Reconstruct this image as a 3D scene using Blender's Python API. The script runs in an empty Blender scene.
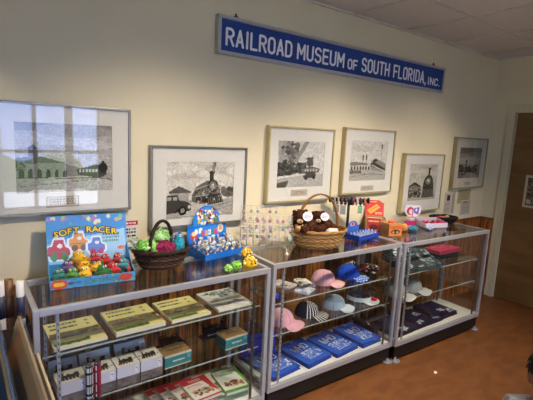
import bpy, bmesh, math, random
import numpy as np
from mathutils import Vector, Matrix, noise
random.seed(7)
PI = math.pi
scene = bpy.context.scene
COL = scene.collection

# ------------------------------------------------------------------ camera
F_PX, YAW, PITCH, ROLL = 418.19, math.radians(36.677), math.radians(8.747), math.radians(2.799)
CAM = Vector((0, -2.3921, 1.7263))
fw = Vector((math.sin(YAW)*math.cos(PITCH), math.cos(YAW)*math.cos(PITCH), -math.sin(PITCH)))
r0 = fw.cross(Vector((0, 0, 1))).normalized(); u0 = r0.cross(fw)
cr = r0*math.cos(ROLL) + u0*math.sin(ROLL); cu = -r0*math.sin(ROLL) + u0*math.cos(ROLL)
cd = bpy.data.cameras.new('camera'); cam = bpy.data.objects.new('camera', cd); COL.objects.link(cam)
cam.matrix_world = Matrix(((cr.x, cu.x, -fw.x, CAM.x), (cr.y, cu.y, -fw.y, CAM.y), (cr.z, cu.z, -fw.z, CAM.z), (0, 0, 0, 1)))
cd.sensor_fit = 'HORIZONTAL'; cd.sensor_width = 36; cd.lens = F_PX*36/533; cd.clip_start = 0.05
scene.camera = cam

def at(px, py, z=None, y=None):
    """measured point of the photograph on the plane of height z or depth y"""
    d = fw + cr*((px-266.5)/F_PX) - cu*((py-200)/F_PX)
    t = (z-CAM.z)/d.z if z is not None else (y-CAM.y)/d.y
    return CAM + d*t

# ------------------------------------------------------------------ materials
def lin(c):
    if isinstance(c, str):
        c = tuple(int(c[i:i+2], 16)/255 for i in (0, 2, 4))
    return tuple(x/12.92 if x <= .04045 else ((x+.055)/1.055)**2.4 for x in c)

def new_mat(name):
    m = bpy.data.materials.new(name); m.use_nodes = True
    nt = m.node_tree; b = nt.nodes['Principled BSDF']
    return m, nt, b

def N(nt, t, **kw):
    n = nt.nodes.new(t)
    for k, v in kw.items(): setattr(n, k, v)
    return n

def M(name, color, rough=.5, metal=0, var=.08, scale=30, bump=0, emit=0, spec=.5, stretch=None, color2=None, sheen=0):
    m, nt, b = new_mat(name)
    c = lin(color)
    c2 = lin(color2) if color2 else tuple(x*(1-var*2) for x in c)
    co = N(nt, 'ShaderNodeTexCoord'); nz = N(nt, 'ShaderNodeTexNoise'); nz.inputs['Scale'].default_value = scale; nz.inputs['Detail'].default_value = 4
    if stretch:
        mp = N(nt, 'ShaderNodeMapping'); mp.inputs['Scale'].default_value = stretch
        nt.links.new(co.outputs['Object'], mp.inputs['Vector']); nt.links.new(mp.outputs[0], nz.inputs['Vector'])
    else:
        nt.links.new(co.outputs['Object'], nz.inputs['Vector'])
    rp = N(nt, 'ShaderNodeValToRGB'); rp.color_ramp.elements[0].position = .35; rp.color_ramp.elements[1].position = .65
    rp.color_ramp.elements[0].color = (*c2, 1); rp.color_ramp.elements[1].color = (*c, 1)
    nt.links.new(nz.outputs['Fac'], rp.inputs[0]); nt.links.new(rp.outputs[0], b.inputs['Base Color'])
    b.inputs['Roughness'].default_value = rough; b.inputs['Metallic'].default_value = metal
    b.inputs['Specular IOR Level'].default_value = spec
    if sheen: b.inputs['Sheen Weight'].default_value = sheen
    if emit:
        b.inputs['Emission Color'].default_value = (*c, 1); b.inputs['Emission Strength'].default_value = emit
    if bump:
        bp = N(nt, 'ShaderNodeBump'); bp.inputs['Strength'].default_value = bump; bp.inputs['Distance'].default_value = .004
        nt.links.new(nz.outputs['Fac'], bp.inputs['Height']); nt.links.new(bp.outputs[0], b.inputs['Normal'])
    return m

def printed(name, rough=.5, bump=0, spec=.5):
    m, nt, b = new_mat(name)
    a = N(nt, 'ShaderNodeAttribute', attribute_name='Col')
    nz = N(nt, 'ShaderNodeTexNoise'); nz.inputs['Scale'].default_value = 60
    mx = N(nt, 'ShaderNodeMix', data_type='RGBA', blend_type='MULTIPLY'); mx.inputs[0].default_value = .12
    nt.links.new(a.outputs['Color'], mx.inputs[6]); nt.links.new(nz.outputs['Fac'], mx.inputs[7])
    nt.links.new(mx.outputs[2], b.inputs['Base Color'])
    b.inputs['Roughness'].default_value = rough; b.inputs['Specular IOR Level'].default_value = spec
    if bump:
        bp = N(nt, 'ShaderNodeBump'); bp.inputs['Strength'].default_value = bump; bp.inputs['Distance'].default_value = .003
        nt.links.new(nz.outputs['Fac'], bp.inputs['Height']); nt.links.new(bp.outputs[0], b.inputs['Normal'])
    return m

def glass_mat(name, tint=(.97, .99, .98), ior=1.5, rough=0.0):
    m, nt, b = new_mat(name); nt.nodes.remove(b)
    out = nt.nodes['Material Output']
    tr = N(nt, 'ShaderNodeBsdfTransparent'); tr.inputs[0].default_value = (*tint, 1)
    gl = N(nt, 'ShaderNodeBsdfGlossy'); gl.inputs['Roughness'].default_value = rough
    fr = N(nt, 'ShaderNodeFresnel'); ge = N(nt, 'ShaderNodeNewGeometry'); mi_ = N(nt, 'ShaderNodeMix')
    mi_.inputs[2].default_value = ior; mi_.inputs[3].default_value = 1/ior
    nt.links.new(ge.outputs['Backfacing'], mi_.inputs[0]); nt.links.new(mi_.outputs[0], fr.inputs[0])
    mx = N(nt, 'ShaderNodeMixShader')
    nt.links.new(fr.outputs[0], mx.inputs[0]); nt.links.new(tr.outputs[0], mx.inputs[1]); nt.links.new(gl.outputs[0], mx.inputs[2])
    nt.links.new(mx.outputs[0], out.inputs[0])
    return m

GLASS = glass_mat('showcase_glass', (.965, .975, .97), 1.42, .02)
PGLASS = glass_mat('picture_glass', (.99, .99, .99), 1.5, .0)
PLASTIC = glass_mat('clear_plastic', (.93, .95, .96), 1.35, .12)
PRINT = printed('printed_card', .5); PRINTG = printed('glossy_print', .28); CLOTH = printed('printed_cloth', .9, .5, .2)
PAPER = printed('drawing_paper', .8, 0, .2)
ALU = M('brushed_aluminium', 'b4b4bb', .38, .45, .05, 8, stretch=(1, 1, 40))
DALU = M('dark_slotted_metal', '6e6a66', .45, .7)
BLACKM = M('black_laminate', '0b0a0a', .5)
BLACKP = M('black_plastic', '101012', .35)
WHITE = M('white_laminate', 'f0ede6', .6, var=.03)
FOOTG = M('grey_foot_plastic', '77747a', .6)

# ------------------------------------------------------------------ mesh builder
class MB:
    def __init__(s): s.v = []; s.f = []; s.c = []; s.sm = []; s.mi = []
    def add(s, vs, fs, col=None, smooth=False, mi=0, mat=None):
        n = len(s.v)
        if mat is not None: vs = [mat @ Vector(p) for p in vs]
        s.v += [tuple(p) for p in vs]
        s.f += [tuple(i+n for i in f) for f in fs]
        s.c += [col]*len(fs) if not isinstance(col, list) else col
        s.sm += [smooth]*len(fs); s.mi += [mi]*len(fs)
        return s
    def box(s, x0, x1, y0, y1, z0, z1, col=None, bev=0, mi=0, mat=None):
        if bev:
            bev = min(bev, (x1-x0)*.45, (y1-y0)*.45, (z1-z0)*.45)
            bm = bmesh.new(); bmesh.ops.create_cube(bm, size=1)
            for v in bm.verts: v.co = Vector(((x0+x1)/2+v.co.x*(x1-x0), (y0+y1)/2+v.co.y*(y1-y0), (z0+z1)/2+v.co.z*(z1-z0)))
            bmesh.ops.bevel(bm, geom=bm.edges[:], offset=bev, segments=2, affect='EDGES', profile=.7)
            bm.verts.ensure_lookup_table()
            s.add([v.co.copy() for v in bm.verts], [[v.index for v in f.verts] for f in bm.faces], col, False, mi, mat); bm.free(); return s
        vs = [(x, y, z) for x in (x0, x1) for y in (y0, y1) for z in (z0, z1)]
        fs = [(0, 1, 3, 2), (4, 6, 7, 5), (0, 4, 5, 1), (2, 3, 7, 6), (0, 2, 6, 4), (1, 5, 7, 3)]
        return s.add(vs, fs, col, False, mi, mat)
    def tube(s, pts, r, seg=8, col=None, closed=False, mi=0, mat=None):
        pts = [Vector(p) for p in pts]; n = len(pts); rr = r if isinstance(r, (list, tuple)) else [r]*n
        vs = []; up = None
        for i, p in enumerate(pts):
            a = pts[(i-1) % n] if (closed or i) else p; b = pts[(i+1) % n] if (closed or i < n-1) else p
            t = (b-a).normalized()
            if up is None:
                up = Vector((0, 0, 1)) if abs(t.z) < .9 else Vector((1, 0, 0))
            sd = t.cross(up).normalized(); up = sd.cross(t).normalized()
            for k in range(seg):
                a_ = 2*PI*k/seg; vs.append(p + sd*math.cos(a_)*rr[i] + up*math.sin(a_)*rr[i])
        fs = []
        for i in range(n if closed else n-1):
            for k in range(seg):
                j = (i+1) % n
                fs.append((i*seg+k, i*seg+(k+1) % seg, j*seg+(k+1) % seg, j*seg+k))
        if not closed:
            fs.append(tuple(range(seg))[::-1]); fs.append(tuple((n-1)*seg+k for k in range(seg)))
        return s.add(vs, fs, col, True, mi, mat)
    def lathe(s, prof, seg=24, col=None, smooth=True, mi=0, mat=None, sx=1, sy=1):
        vs = [(r*math.cos(2*PI*k/seg)*sx, r*math.sin(2*PI*k/seg)*sy, z) for r, z in prof for k in range(seg)]
        fs = [(i*seg+k, i*seg+(k+1) % seg, (i+1)*seg+(k+1) % seg, (i+1)*seg+k) for i in range(len(prof)-1) for k in range(seg)]
        fs.append(tuple(range(seg))[::-1]); fs.append(tuple((len(prof)-1)*seg+k for k in range(seg)))
        return s.add(vs, fs, col, smooth, mi, mat)
    def blob(s, c, r, col=None, sub=2, amp=0, fr=20, seed=0, mi=0, mat=None, colf=None, squash=None):
        bm = bmesh.new(); bmesh.ops.create_icosphere(bm, subdivisions=sub, radius=1)
        vs = []
        for v in bm.verts:
            n = v.co.copy(); k = 1
            if amp: k += amp*noise.noise(n*fr+Vector((seed*3.1, seed, 0)))
            q = Vector((c[0]+n.x*r[0]*k, c[1]+n.y*r[1]*k, c[2]+n.z*r[2]*k))
            if squash is not None: q.z = max(q.z, squash)
            vs.append(q)
        fs = [[v.index for v in f.verts] for f in bm.faces]
        col_ = [colf(f.calc_center_median()) for f in bm.faces] if colf else col
        s.add(vs, fs, col_, True, mi, mat); bm.free(); return s
    def prism(s, poly, d0, d1, axis='y', col=None, mi=0, mat=None):
        n = len(poly)
        f = {'y': lambda a, b, d: (a, d, b), 'z': lambda a, b, d: (a, b, d), 'x': lambda a, b, d: (d, a, b)}[axis]
        vs = [f(a, b, d0) for a, b in poly] + [f(a, b, d1) for a, b in poly]
        fs = [tuple(range(n)), tuple(range(n, 2*n))[::-1]] + [(i, i+n, (i+1) % n+n, (i+1) % n) for i in range(n)]
        return s.add(vs, fs, col, False, mi, mat)
    def grid(s, img, o, u, v, mi=0, mat=None, shape=None, disp=None, smooth=False):
        """picture img laid over the rectangle o + a*u + b*v, first row at the far end of v"""
        a = img.a; h, w = a.shape[:2]; o, u, v = Vector(o), Vector(u), Vector(v)
        vs = []
        for j in range(h+1):
            for i in range(w+1):
                q = o + u*(i/w) + v*(1-j/h)
                if disp: q = q + disp(i/w, 1-j/h)
                vs.append(q)
        fs = []; cs = []
        for j in range(h):
            for i in range(w):
                if shape is not None and not shape((i+.5)/w, 1-(j+.5)/h): continue
                k = j*(w+1)+i; fs.append((k+w+1, k+w+2, k+1, k)); cs.append(tuple(a[j, i]))
        return s.add(vs, fs, cs, smooth, mi, mat)
    def build(s, name, mats, parent=None, recalc=True):
        me = bpy.data.meshes.new(name); me.from_pydata(s.v, [], s.f)
        if not isinstance(mats, (list, tuple)): mats = [mats]
        for m in mats: me.materials.append(m)
        me.polygons.foreach_set('use_smooth', s.sm); me.polygons.foreach_set('material_index', s.mi)
        if any(c is not None for c in s.c):
            at_ = me.color_attributes.new('Col', 'FLOAT_COLOR', 'CORNER')
            buf = []
            cache = {}
            for c, f in zip(s.c, s.f):
                if c is None: c = (.5, .5, .5)
                if c not in cache: cache[c] = (*lin(c), 1.0)
                buf += list(cache[c])*len(f)
            at_.data.foreach_set('color', buf)
        me.update()
        if recalc:
            bm = bmesh.new(); bm.from_mesh(me); bmesh.ops.recalc_face_normals(bm, faces=bm.faces); bm.to_mesh(me); bm.free()
        o = bpy.data.objects.new(name, me); COL.objects.link(o)
        if parent is not None: o.parent = parent
        return o

def C(h): return tuple(int(h[i:i+2], 16)/255 for i in (0, 2, 4))

def tag(o, label=None, cat=None, group=None, kind=None):
    if label: o['label'] = label
    if cat: o['category'] = cat
    if group: o['group'] = group
    if kind: o['kind'] = kind
    return o

def thing(name, label, cat, loc=(0, 0, 0), rz=0, group=None):
    o = bpy.data.objects.new(name, None); COL.objects.link(o); o.empty_display_size = .05
    o.location = loc; o.rotation_euler = (0, 0, rz)
    return tag(o, label, cat, group)

def put(o, loc, rz=0, rx=0, ry=0):
    o.location = loc; o.rotation_euler = (rx, ry, rz); return o

def copy_tree(o, parent=None):
    c = o.copy(); COL.objects.link(c); c.parent = parent
    for ch in list(o.children): copy_tree(ch, c)
    return c

def struct(name, mb, mat, parent=None, label=None):
    o = mb.build(name, mat, parent)
    if parent is None: o['kind'] = 'structure'
    if label: o['label'] = label
    return o

# ------------------------------------------------------------------ little painter for prints
FONT = dict(A='7E1111117E', B='7F49494936', C='3E41414122', D='7F4141221C', E='7F49494941', F='7F09090901', G='3E4149497A', H='7F0808087F',
            I='41417F4141', J='2040413F01', K='7F08142241', L='7F40404040', M='7F020C027F', N='7F0408107F', O='3E4141413E', P='7F09090906',
            Q='3E4151215E', R='7F09192946', S='4649494931', T='01017F0101', U='3F4040403F', V='1F2040201F', W='3F4038403F', X='6314081463',
            Y='0708700807', Z='6151494543')
class Img:
    def __init__(s, w, h, c): s.w, s.h = w, h; s.a = np.zeros((h, w, 3)); s.a[:] = C(c); s.Y, s.X = np.mgrid[0:h, 0:w]; s.X = (s.X+.5)/w; s.Y = (s.Y+.5)/h
    def m(s, mask, c):
        s.a[mask] = C(c) if isinstance(c, str) else c; return s
    def rect(s, x0, y0, x1, y1, c): return s.m((s.X >= x0) & (s.X < x1) & (s.Y >= y0) & (s.Y < y1), c)
    def ell(s, x, y, rx, ry, c): return s.m(((s.X-x)/rx)**2+((s.Y-y)/ry)**2 < 1, c)
    def ring(s, x, y, rx, ry, t, c):
        d = ((s.X-x)/rx)**2+((s.Y-y)/ry)**2; return s.m((d < 1) & (d > (1-t)**2), c)
    def poly(s, pts, c):
        ins = np.zeros(s.X.shape, bool); n = len(pts)
        for i in range(n):
            (x0, y0), (x1, y1) = pts[i], pts[(i+1) % n]
            if y0 == y1: continue
            ins ^= ((y0 > s.Y) != (y1 > s.Y)) & (s.X < (x1-x0)*(s.Y-y0)/(y1-y0)+x0)
        return s.m(ins, c)
    def line(s, x0, y0, x1, y1, t, c):
        ax, ay = s.w, s.h; dx, dy = (x1-x0)*ax, (y1-y0)*ay; L = math.hypot(dx, dy) or 1
        px, py = (s.X-x0)*ax, (s.Y-y0)*ay; k = np.clip((px*dx+py*dy)/L/L, 0, 1)
        return s.m(np.hypot(px-k*dx, py-k*dy) < t*.5*s.w, c)
    def noise(s, amt, seed=1, sx=1, sy=1):
        r = np.random.RandomState(seed); h2, w2 = max(1, s.h//sy), max(1, s.w//sx)
        n = r.rand(h2+1, w2+1); n = np.kron(n, np.ones((sy, sx)))[:s.h, :s.w]
        s.a = np.clip(s.a*(1+amt*(n[..., None]-.5)*2), 0, 1); return s
    def speck(s, x0, y0, x1, y1, cols, n, r=.02, seed=1, asp=None):
        R = random.Random(seed); asp = asp or s.w/s.h
        for _ in range(n):
            q = r*R.uniform(.6, 1.3)
            s.ell(R.uniform(x0, x1), R.uniform(y0, y1), q, q*asp, R.choice(cols))
        return s
    def text(s, t, x, y, k, c, dy=0):
        """5x7 letters; x, y in cells from the upper left, k cells per dot"""
        for ch in t:
            if ch in FONT:
                g = FONT[ch]
                for i in range(5):
                    b = int(g[2*i:2*i+2], 16)
                    for j in range(7):
                        if b >> j & 1:
                            yy, xx = int(y+j*k), int(x+i*k)
                            if 0 <= yy and yy+k <= s.h and 0 <= xx and xx+k <= s.w: s.a[yy:yy+k, xx:xx+k] = C(c)
                x += 6*k
            else: x += 4*k
            y += dy
        return s
    def scribble(s, x0, y0, x1, y1, rows, c, seed=1, fill=.7):
        """rows of unreadable small print"""
        R = random.Random(seed)
        for i in range(rows):
            yy = y0+(y1-y0)*(i+.5)/rows; x = x0
            while x < x1:
                l = R.uniform(.02, .07)*(x1-x0)*2
                s.rect(x, yy-(y1-y0)/rows*.28, min(x+l*fill, x1), yy+(y1-y0)/rows*.28, c); x += l
        return s

def text_mesh(name, txt, size, mat, parent, loc, rx=PI/2, rz=0, sx=1, ext=.001, bold=0, align='CENTER', spacing=1):
    cu_ = bpy.data.curves.new(name, 'FONT'); cu_.body = txt; cu_.size = size; cu_.extrude = ext; cu_.offset = bold
    cu_.align_x = align; cu_.align_y = 'CENTER'; cu_.resolution_u = 3; cu_.space_character = spacing
    t = bpy.data.objects.new(name+'_c', cu_); COL.objects.link(t)
    dg = bpy.context.evaluated_depsgraph_get(); me = bpy.data.meshes.new_from_object(t.evaluated_get(dg))
    bpy.data.objects.remove(t)
    for v in me.vertices: v.co.x *= sx
    me.materials.clear(); me.materials.append(mat); me.name = name
    o = bpy.data.objects.new(name, me); COL.objects.link(o); o.parent = parent; o.location = loc; o.rotation_euler = (rx, 0, rz)
    return o
# ------------------------------------------------------------------ setting
XL, XR, YF, ZC = -3.0, 4.94, -5.2, 2.69
wallm = M('cream_painted_wall', 'dacfb2', .85, var=.02, scale=3, bump=.05, spec=.2)
ceilm = M('ceiling_tile', 'e2ddd8', .95, var=.06, scale=220, bump=.2, spec=.1)
gridm = M('ceiling_grid_bar', 'd4cfc4', .6)
creamtrim = M('cream_door_trim', 'cfc6a6', .55, var=.03)

def wood(name, base, dark, scale, stretch, rough=.45, bump=.1):
    m, nt, b = new_mat(name)
    co = N(nt, 'ShaderNodeTexCoord'); mp = N(nt, 'ShaderNodeMapping'); mp.inputs['Scale'].default_value = stretch
    nt.links.new(co.outputs['Object'], mp.inputs['Vector'])
    n1 = N(nt, 'ShaderNodeTexNoise'); n1.inputs['Scale'].default_value = scale; n1.inputs['Detail'].default_value = 6; n1.inputs['Distortion'].default_value = .6
    nt.links.new(mp.outputs[0], n1.inputs['Vector'])
    rp = N(nt, 'ShaderNodeValToRGB'); e = rp.color_ramp.elements
    e[0].position = .38; e[0].color = (*lin(dark), 1); e[1].position = .62; e[1].color = (*lin(base), 1)
    nt.links.new(n1.outputs['Fac'], rp.inputs[0]); nt.links.new(rp.outputs[0], b.inputs['Base Color'])
    b.inputs['Roughness'].default_value = rough
    bp = N(nt, 'ShaderNodeBump'); bp.inputs['Strength'].default_value = bump; bp.inputs['Distance'].default_value = .003
    nt.links.new(n1.outputs['Fac'], bp.inputs['Height']); nt.links.new(bp.outputs[0], b.inputs['Normal'])
    return m
panelwood = wood('streaked_wood_panelling', 'bd7436', '40200c', 9, (5.5, 5.5, .35), .4)
doorwood = wood('brown_door_veneer', '7a5a34', '664824', 3, (.4, .4, 2.5), .5, .05)
floorwood = wood('mottled_orange_brown_floor', '744826', '633b1f', 5, (1.2, 2.6, 1), .42, .05)

struct('floor', MB().box(XL-.1, XR+.1, YF-.1, .1, -.1, 0), floorwood)
struct('ceiling', MB().box(XL-.1, XR+.1, YF-.1, .1, ZC, ZC+.1), ceilm)
g = MB()
x = 2.53-.65*9
while x < XR:
    if x > XL: g.box(x-.012, x+.012, YF, 0, ZC-.008, ZC)
    x += .65
y = -.6
while y > YF:
    g.box(XL, XR, y-.012, y+.012, ZC-.0081, ZC); y -= .6
g.box(XL, XR, -.02, 0, ZC-.012, ZC); g.box(XR-.02, XR, YF, 0, ZC-.012, ZC)
struct('trim_1', g, gridm)
struct('wall_back', MB().box(XL-.1, XR+.1, 0, .1, 0, ZC), wallm)
struct('wall_left', MB().box(XL-.1, XL, YF, 0, 0, ZC), wallm)
# right wall with the door opening
DY0, DY1, DZ = -.246, -1.16, 2.107
struct('wall_right', MB().box(XR, XR+.1, DY0, 0, 0, ZC).box(XR, XR+.1, DY1, DY0, DZ, ZC).box(XR, XR+.1, YF, DY1, 0, ZC), wallm)
# front wall (behind the camera) with a broad window
WX0, WX1, WZ0, WZ1 = -1.1, 2.0, .35, 2.2
struct('wall_front', MB().box(XL-.1, WX0, YF-.12, YF, 0, ZC).box(WX1, XR+.1, YF-.12, YF, 0, ZC)
       .box(WX0, WX1, YF-.12, YF, 0, WZ0).box(WX0, WX1, YF-.12, YF, WZ1, ZC), wallm)
w = thing('window_1', None, None); w['kind'] = 'structure'
whitepaint = M('white_window_paint', 'e6e8ea', .5)
fr = MB()
for xx, hw in ((WX0, .05), (.42, .13), (1.0, .03), (1.5, .06), (WX1, .05)): fr.box(max(xx-hw, WX0), min(xx+hw, WX1), YF-.1, YF-.03, WZ0, WZ1)
for zz in (WZ0+.04, 1.30, WZ1-.04): fr.box(WX0, WX1, YF-.095, YF-.035, zz-.025, zz+.025)
fr.build('window_frame', whitepaint, w)
MB().box(WX0, WX1, YF-.068, YF-.062, WZ0, WZ1).build('pane', GLASS, w)
# door
dr = thing('door_1', None, None, (XR, 0, 0)); dr['kind'] = 'structure'
MB().box(.03, .07, DY1+.004, DY0-.004, .008, DZ-.004).build('door_leaf', doorwood, dr)
MB().tube([(.03, DY1+.07, 1.0), (-.03, DY1+.07, 1.0)], .012).blob((-.045, DY1+.07, 1.0), (.028, .028, .028)).build('door_knob', ALU, dr)
t = MB()
for a, b in ((DY0, DY0+.086), (DY1-.086, DY1)):
    t.box(XR-.018, XR, a, b, 0, DZ+.086, bev=.004); t.box(XR-.026, XR, (a if a == DY0 else b-.03), (a+.03 if a == DY0 else b), 0, DZ+.03)
t.box(XR-.018, XR, DY1, DY0, DZ, DZ+.086, bev=.004); t.box(XR-.026, XR, DY1, DY0, DZ, DZ+.03)
t.box(XR, XR+.1, DY0-.004, DY0, 0, DZ).box(XR, XR+.1, DY1, DY1+.004, 0, DZ).box(XR, XR+.1, DY1, DY0, DZ-.004, DZ)
struct('trim_2', t, creamtrim)
struct('wall_light_block', MB().box(XR+.1, XR+.14, DY1-.2, 0, 0, DZ+.2), wallm)  # unseen slab added behind the door to stop outside light leaking in
# wainscot
wn = MB().box(XL, XR-.001, -.012, 0, 0, .895)
x = XL+.05
struct('trim_3', wn, panelwood)
cap = MB().box(XL, XR-.001, -.022, 0, .895, .914, bev=.004).box(XR-.022, XR, DY0+.088, -.022, .895, .914, bev=.004)
capwood = wood('wainscot_cap_wood', '8f4f22', '6a3614', 6, (.6, 4, 4))
struct('trim_4', cap, capwood)
struct('trim_5', MB().box(XR-.012, XR, DY0+.0865, -.0125, 0, .895), panelwood)

# what the window looks out on
out = thing('street_outside', None, None); out['kind'] = 'structure'
MB().box(-14, 18, -22, YF-.13, -.25, -.15).build('pavement', M('pale_pavement', 'd0cec8', .9), out)
b_ = MB().box(-3, 12, -15.6, -15, -.15, 4.2)
for i in range(6): b_.box(-2.6+i*2.4, -2.2+i*2.4, -15, -14.8, -.15, 4.2)
b_.build('pale_building_wall', M('pale_blue_building_paint', 'b9c9ee', .8), out)
hb = MB()
for i in range(14): hb.blob((-12+i*1.6, -11.5+math.sin(i*2)*.5, .0), (1.1, .7, .9), sub=2, amp=.35, fr=3, seed=i)
hb.build('hedge', M('hedge_leaves', '4d6a35', .9, var=.3, scale=12), out)

# ------------------------------------------------------------------ station sign
sgn = thing('museum_sign', 'long blue sign with white lettering in a silver frame high on the wall', 'sign', (1.327, 0, 2.218))
SW, SH = 2.488, .224
MB().box(.0, SW, -.03, -.002, 0, SH).build('panel', M('blue_sign_enamel', '143f8c', .45, var=.04, scale=6), sgn)
fr = MB(); e = .022
fr.box(-.004, SW+.004, -.042, -.001, -.004, e-.004, bev=.003).box(-.004, SW+.004, -.042, -.001, SH-e+.004, SH+.004, bev=.003)
fr.box(-.004, e-.004, -.0415, -.001, e-.004, SH-e+.004).box(SW-e+.004, SW+.004, -.0415, -.001, e-.004, SH-e+.004)
fr.build('sign_frame', M('silver_sign_frame', 'c3c6c9', .4, .5, .04), sgn)
for xx in (.13, SW-.18): MB().tube([(xx, -.02, SH), (xx, -.02, SH+.03)], .006).box(xx-.012, xx+.012, -.03, -.01, SH+.004, SH+.014).build('hanging_eye', BLACKM, sgn)
signwhite = M('white_sign_letters', 'f6f7f8', .5, var=.01)
def arc(cx, cy, rx, ry, a0, a1, n=9): return [(cx+rx*math.cos(math.radians(a0+(a1-a0)*i/n)), cy+ry*math.sin(math.radians(a0+(a1-a0)*i/n))) for i in range(n+1)]
# condensed strokes in a cell 1 wide, 2 high
STR = {'R': [[(0, 0), (0, 2), (.55, 2)]+arc(.5, 1.5, .5, .5, 90, -90)+[(0, 1)], [(.5, 1), (1, 0)]],
       'A': [[(0, 0), (.5, 2), (1, 0)], [(.17, .62), (.83, .62)]], 'I': [[(.5, 0), (.5, 2)]], 'L': [[(0, 2), (0, 0), (.9, 0)]],
       'O': [arc(.5, 1.5, .5, .5, 0, 180)+arc(.5, .5, .5, .5, 180, 360)+[(1, 1.5)]], 'D': [[(0, 0), (0, 2), (.45, 2)]+arc(.45, 1.45, .55, .55, 90, 0)+arc(.45, .55, .55, .55, 0, -90)+[(0, 0)]],
       'M': [[(0, 0), (0, 2), (.6, .7), (1.2, 2), (1.2, 0)]], 'U': [[(0, 2)]+arc(.5, .5, .5, .5, 180, 360)+[(1, 2)]],
       'S': [arc(.5, 1.5, .48, .5, 20, 180)+arc(.5, 1.48, .48, .46, 180, 262, 4)+arc(.52, .52, .48, .48, 80, 0, 5)+arc(.5, .5, .5, .5, 0, -160)],
       'E': [[(.9, 0), (0, 0), (0, 2), (.9, 2)], [(0, 1.02), (.75, 1.02)]], 'F': [[(0, 0), (0, 2), (.9, 2)], [(0, 1.0), (.75, 1.0)]],
       'H': [[(0, 0), (0, 2)], [(1, 0), (1, 2)], [(0, 1), (1, 1)]], 'T': [[(0, 2), (1, 2)], [(.5, 0), (.5, 2)]],
       'C': [arc(.5, 1.5, .5, .5, 10, 180)+arc(.5, .5, .5, .5, 180, 350)], 'N': [[(0, 0), (0, 2), (1, 0), (1, 2)]], ',': [[(.12, .05), (0, -.3)]], '.': [[(.05, .03), (.1, .03)]]}
WID = {'I': .25, 'M': 1.2, ',': .2, '.': .15, 'L': .9, 'E': .9, 'F': .9}
def sign_word(txt, x0, x1, h, z0, t=.0160):
    """one word of flat painted strokes between x0 and x1"""
    q = MB(); gap = .52
    tot = sum(WID.get(c, 1) for c in txt)+gap*(len(txt)-1); k = (x1-x0-t)/tot; x = x0+t/2; ky = (h-t)/2
    for c in txt:
        off = -.375 if c == 'I' else 0
        for pl in STR[c]:
            P = [(x+(px+off)*k, z0+t/2+py*ky) for px, py in pl]
            for i in range(len(P)-1):
                (ax, az), (bx, bz) = P[i], P[i+1]; L_ = math.hypot(bx-ax, bz-az)
                if L_ < 1e-6: continue
                nx, nz = -(bz-az)/L_*t/2, (bx-ax)/L_*t/2
                q.prism([(ax+nx, az+nz), (ax-nx, az-nz), (bx-nx, bz-nz), (bx+nx, bz+nz)], -.0316-.0002*(i % 3), -.030, 'y')
            for i, (ax, az) in enumerate(P): q.prism([(ax+t/2*math.cos(j*PI/4+.39), az+t/2*math.sin(j*PI/4+.39)) for j in range(8)], -.0323-.0002*(i % 3), -.030, 'y')
        x += (WID.get(c, 1)+gap)*k
    q.build('lettering', signwhite, sgn)
sign_word('RAILROAD', 0.054, 0.592, .112, .050)
sign_word('MUSEUM', 0.636, 1.114, .112, .050)
sign_word('OF', 1.151, 1.264, .080, .050, .0135)
sign_word('SOUTH', 1.312, 1.666, .112, .050)
sign_word('FLORIDA,', 1.717, 2.204, .112, .050)
sign_word('INC.', 2.229, 2.429, .070, .050, .0125)

# ------------------------------------------------------------------ framed drawings
def tree_(im, x, y, r, seed, cols=('555555', '777777', '3c3c3c')): im.speck(x-r, y-r*1.2, x+r, y+r*.9, cols, 40, r*.22, seed)
def art_station():
    im = Img(116, 88, 'b9b7b4').noise(.05, 1, 9, 3)
    im.rect(0, 0, 1, .12, '8e8c8b'); im.ell(.6, .1, .4, .1, 'a3a19e'); im.ell(.75, .3, .3, .06, 'c9c7c4'); im.ell(.4, .36, .3, .05, 'aaa8a5')  # grey sky; its dark top is partly glass reflection painted in
    im.rect(0, .72, 1, 1, 'a4a29e'); im.poly([(.35, .76), (.78, .76), (1, .86), (1, 1), (.1, 1)], 'bcbab6')
    im.poly([(.0, .52), (.25, .50), (.5, .58), (.68, .66), (.68, .76), (0, .78)], '8d8b88'); im.poly([(0, .5), (.26, .48), (.5, .57), (.26, .57), (0, .59)], '5b5957')
    for i in range(6): im.ell(.06+i*.085, .71, .024-.0015*i, .07-.006*i, '2d2c2c'); im.rect(.036+i*.085, .71, .084+i*.083, .77, '2d2c2c')
    im.rect(.13, .38, .22, .5, '6d6b69'); im.poly([(.11, .38), (.175, .31), (.24, .38)], '444342')
    im.poly([(.6, .66), (.78, .6), (.9, .58), (.93, .74), (.85, .80), (.62, .74)], '4d4b4a'); im.ell(.89, .64, .05, .08, '1f1e1e'); im.ell(.89, .58, .02, .05, '1f1e1e')
    for i in range(6): im.rect(.63+i*.035, .66, .65+i*.035, .70, 'c5c3c0')
    im.line(.93, .8, 1, .84, .01, '3a3938'); im.line(0, .78, .85, .79, .008, '3a3938'); im.line(.0, .9, .9, .8, .006, '6b6967')
    tree_(im, .04, .62, .05, 4)
    return im.noise(.12, 3)
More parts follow.
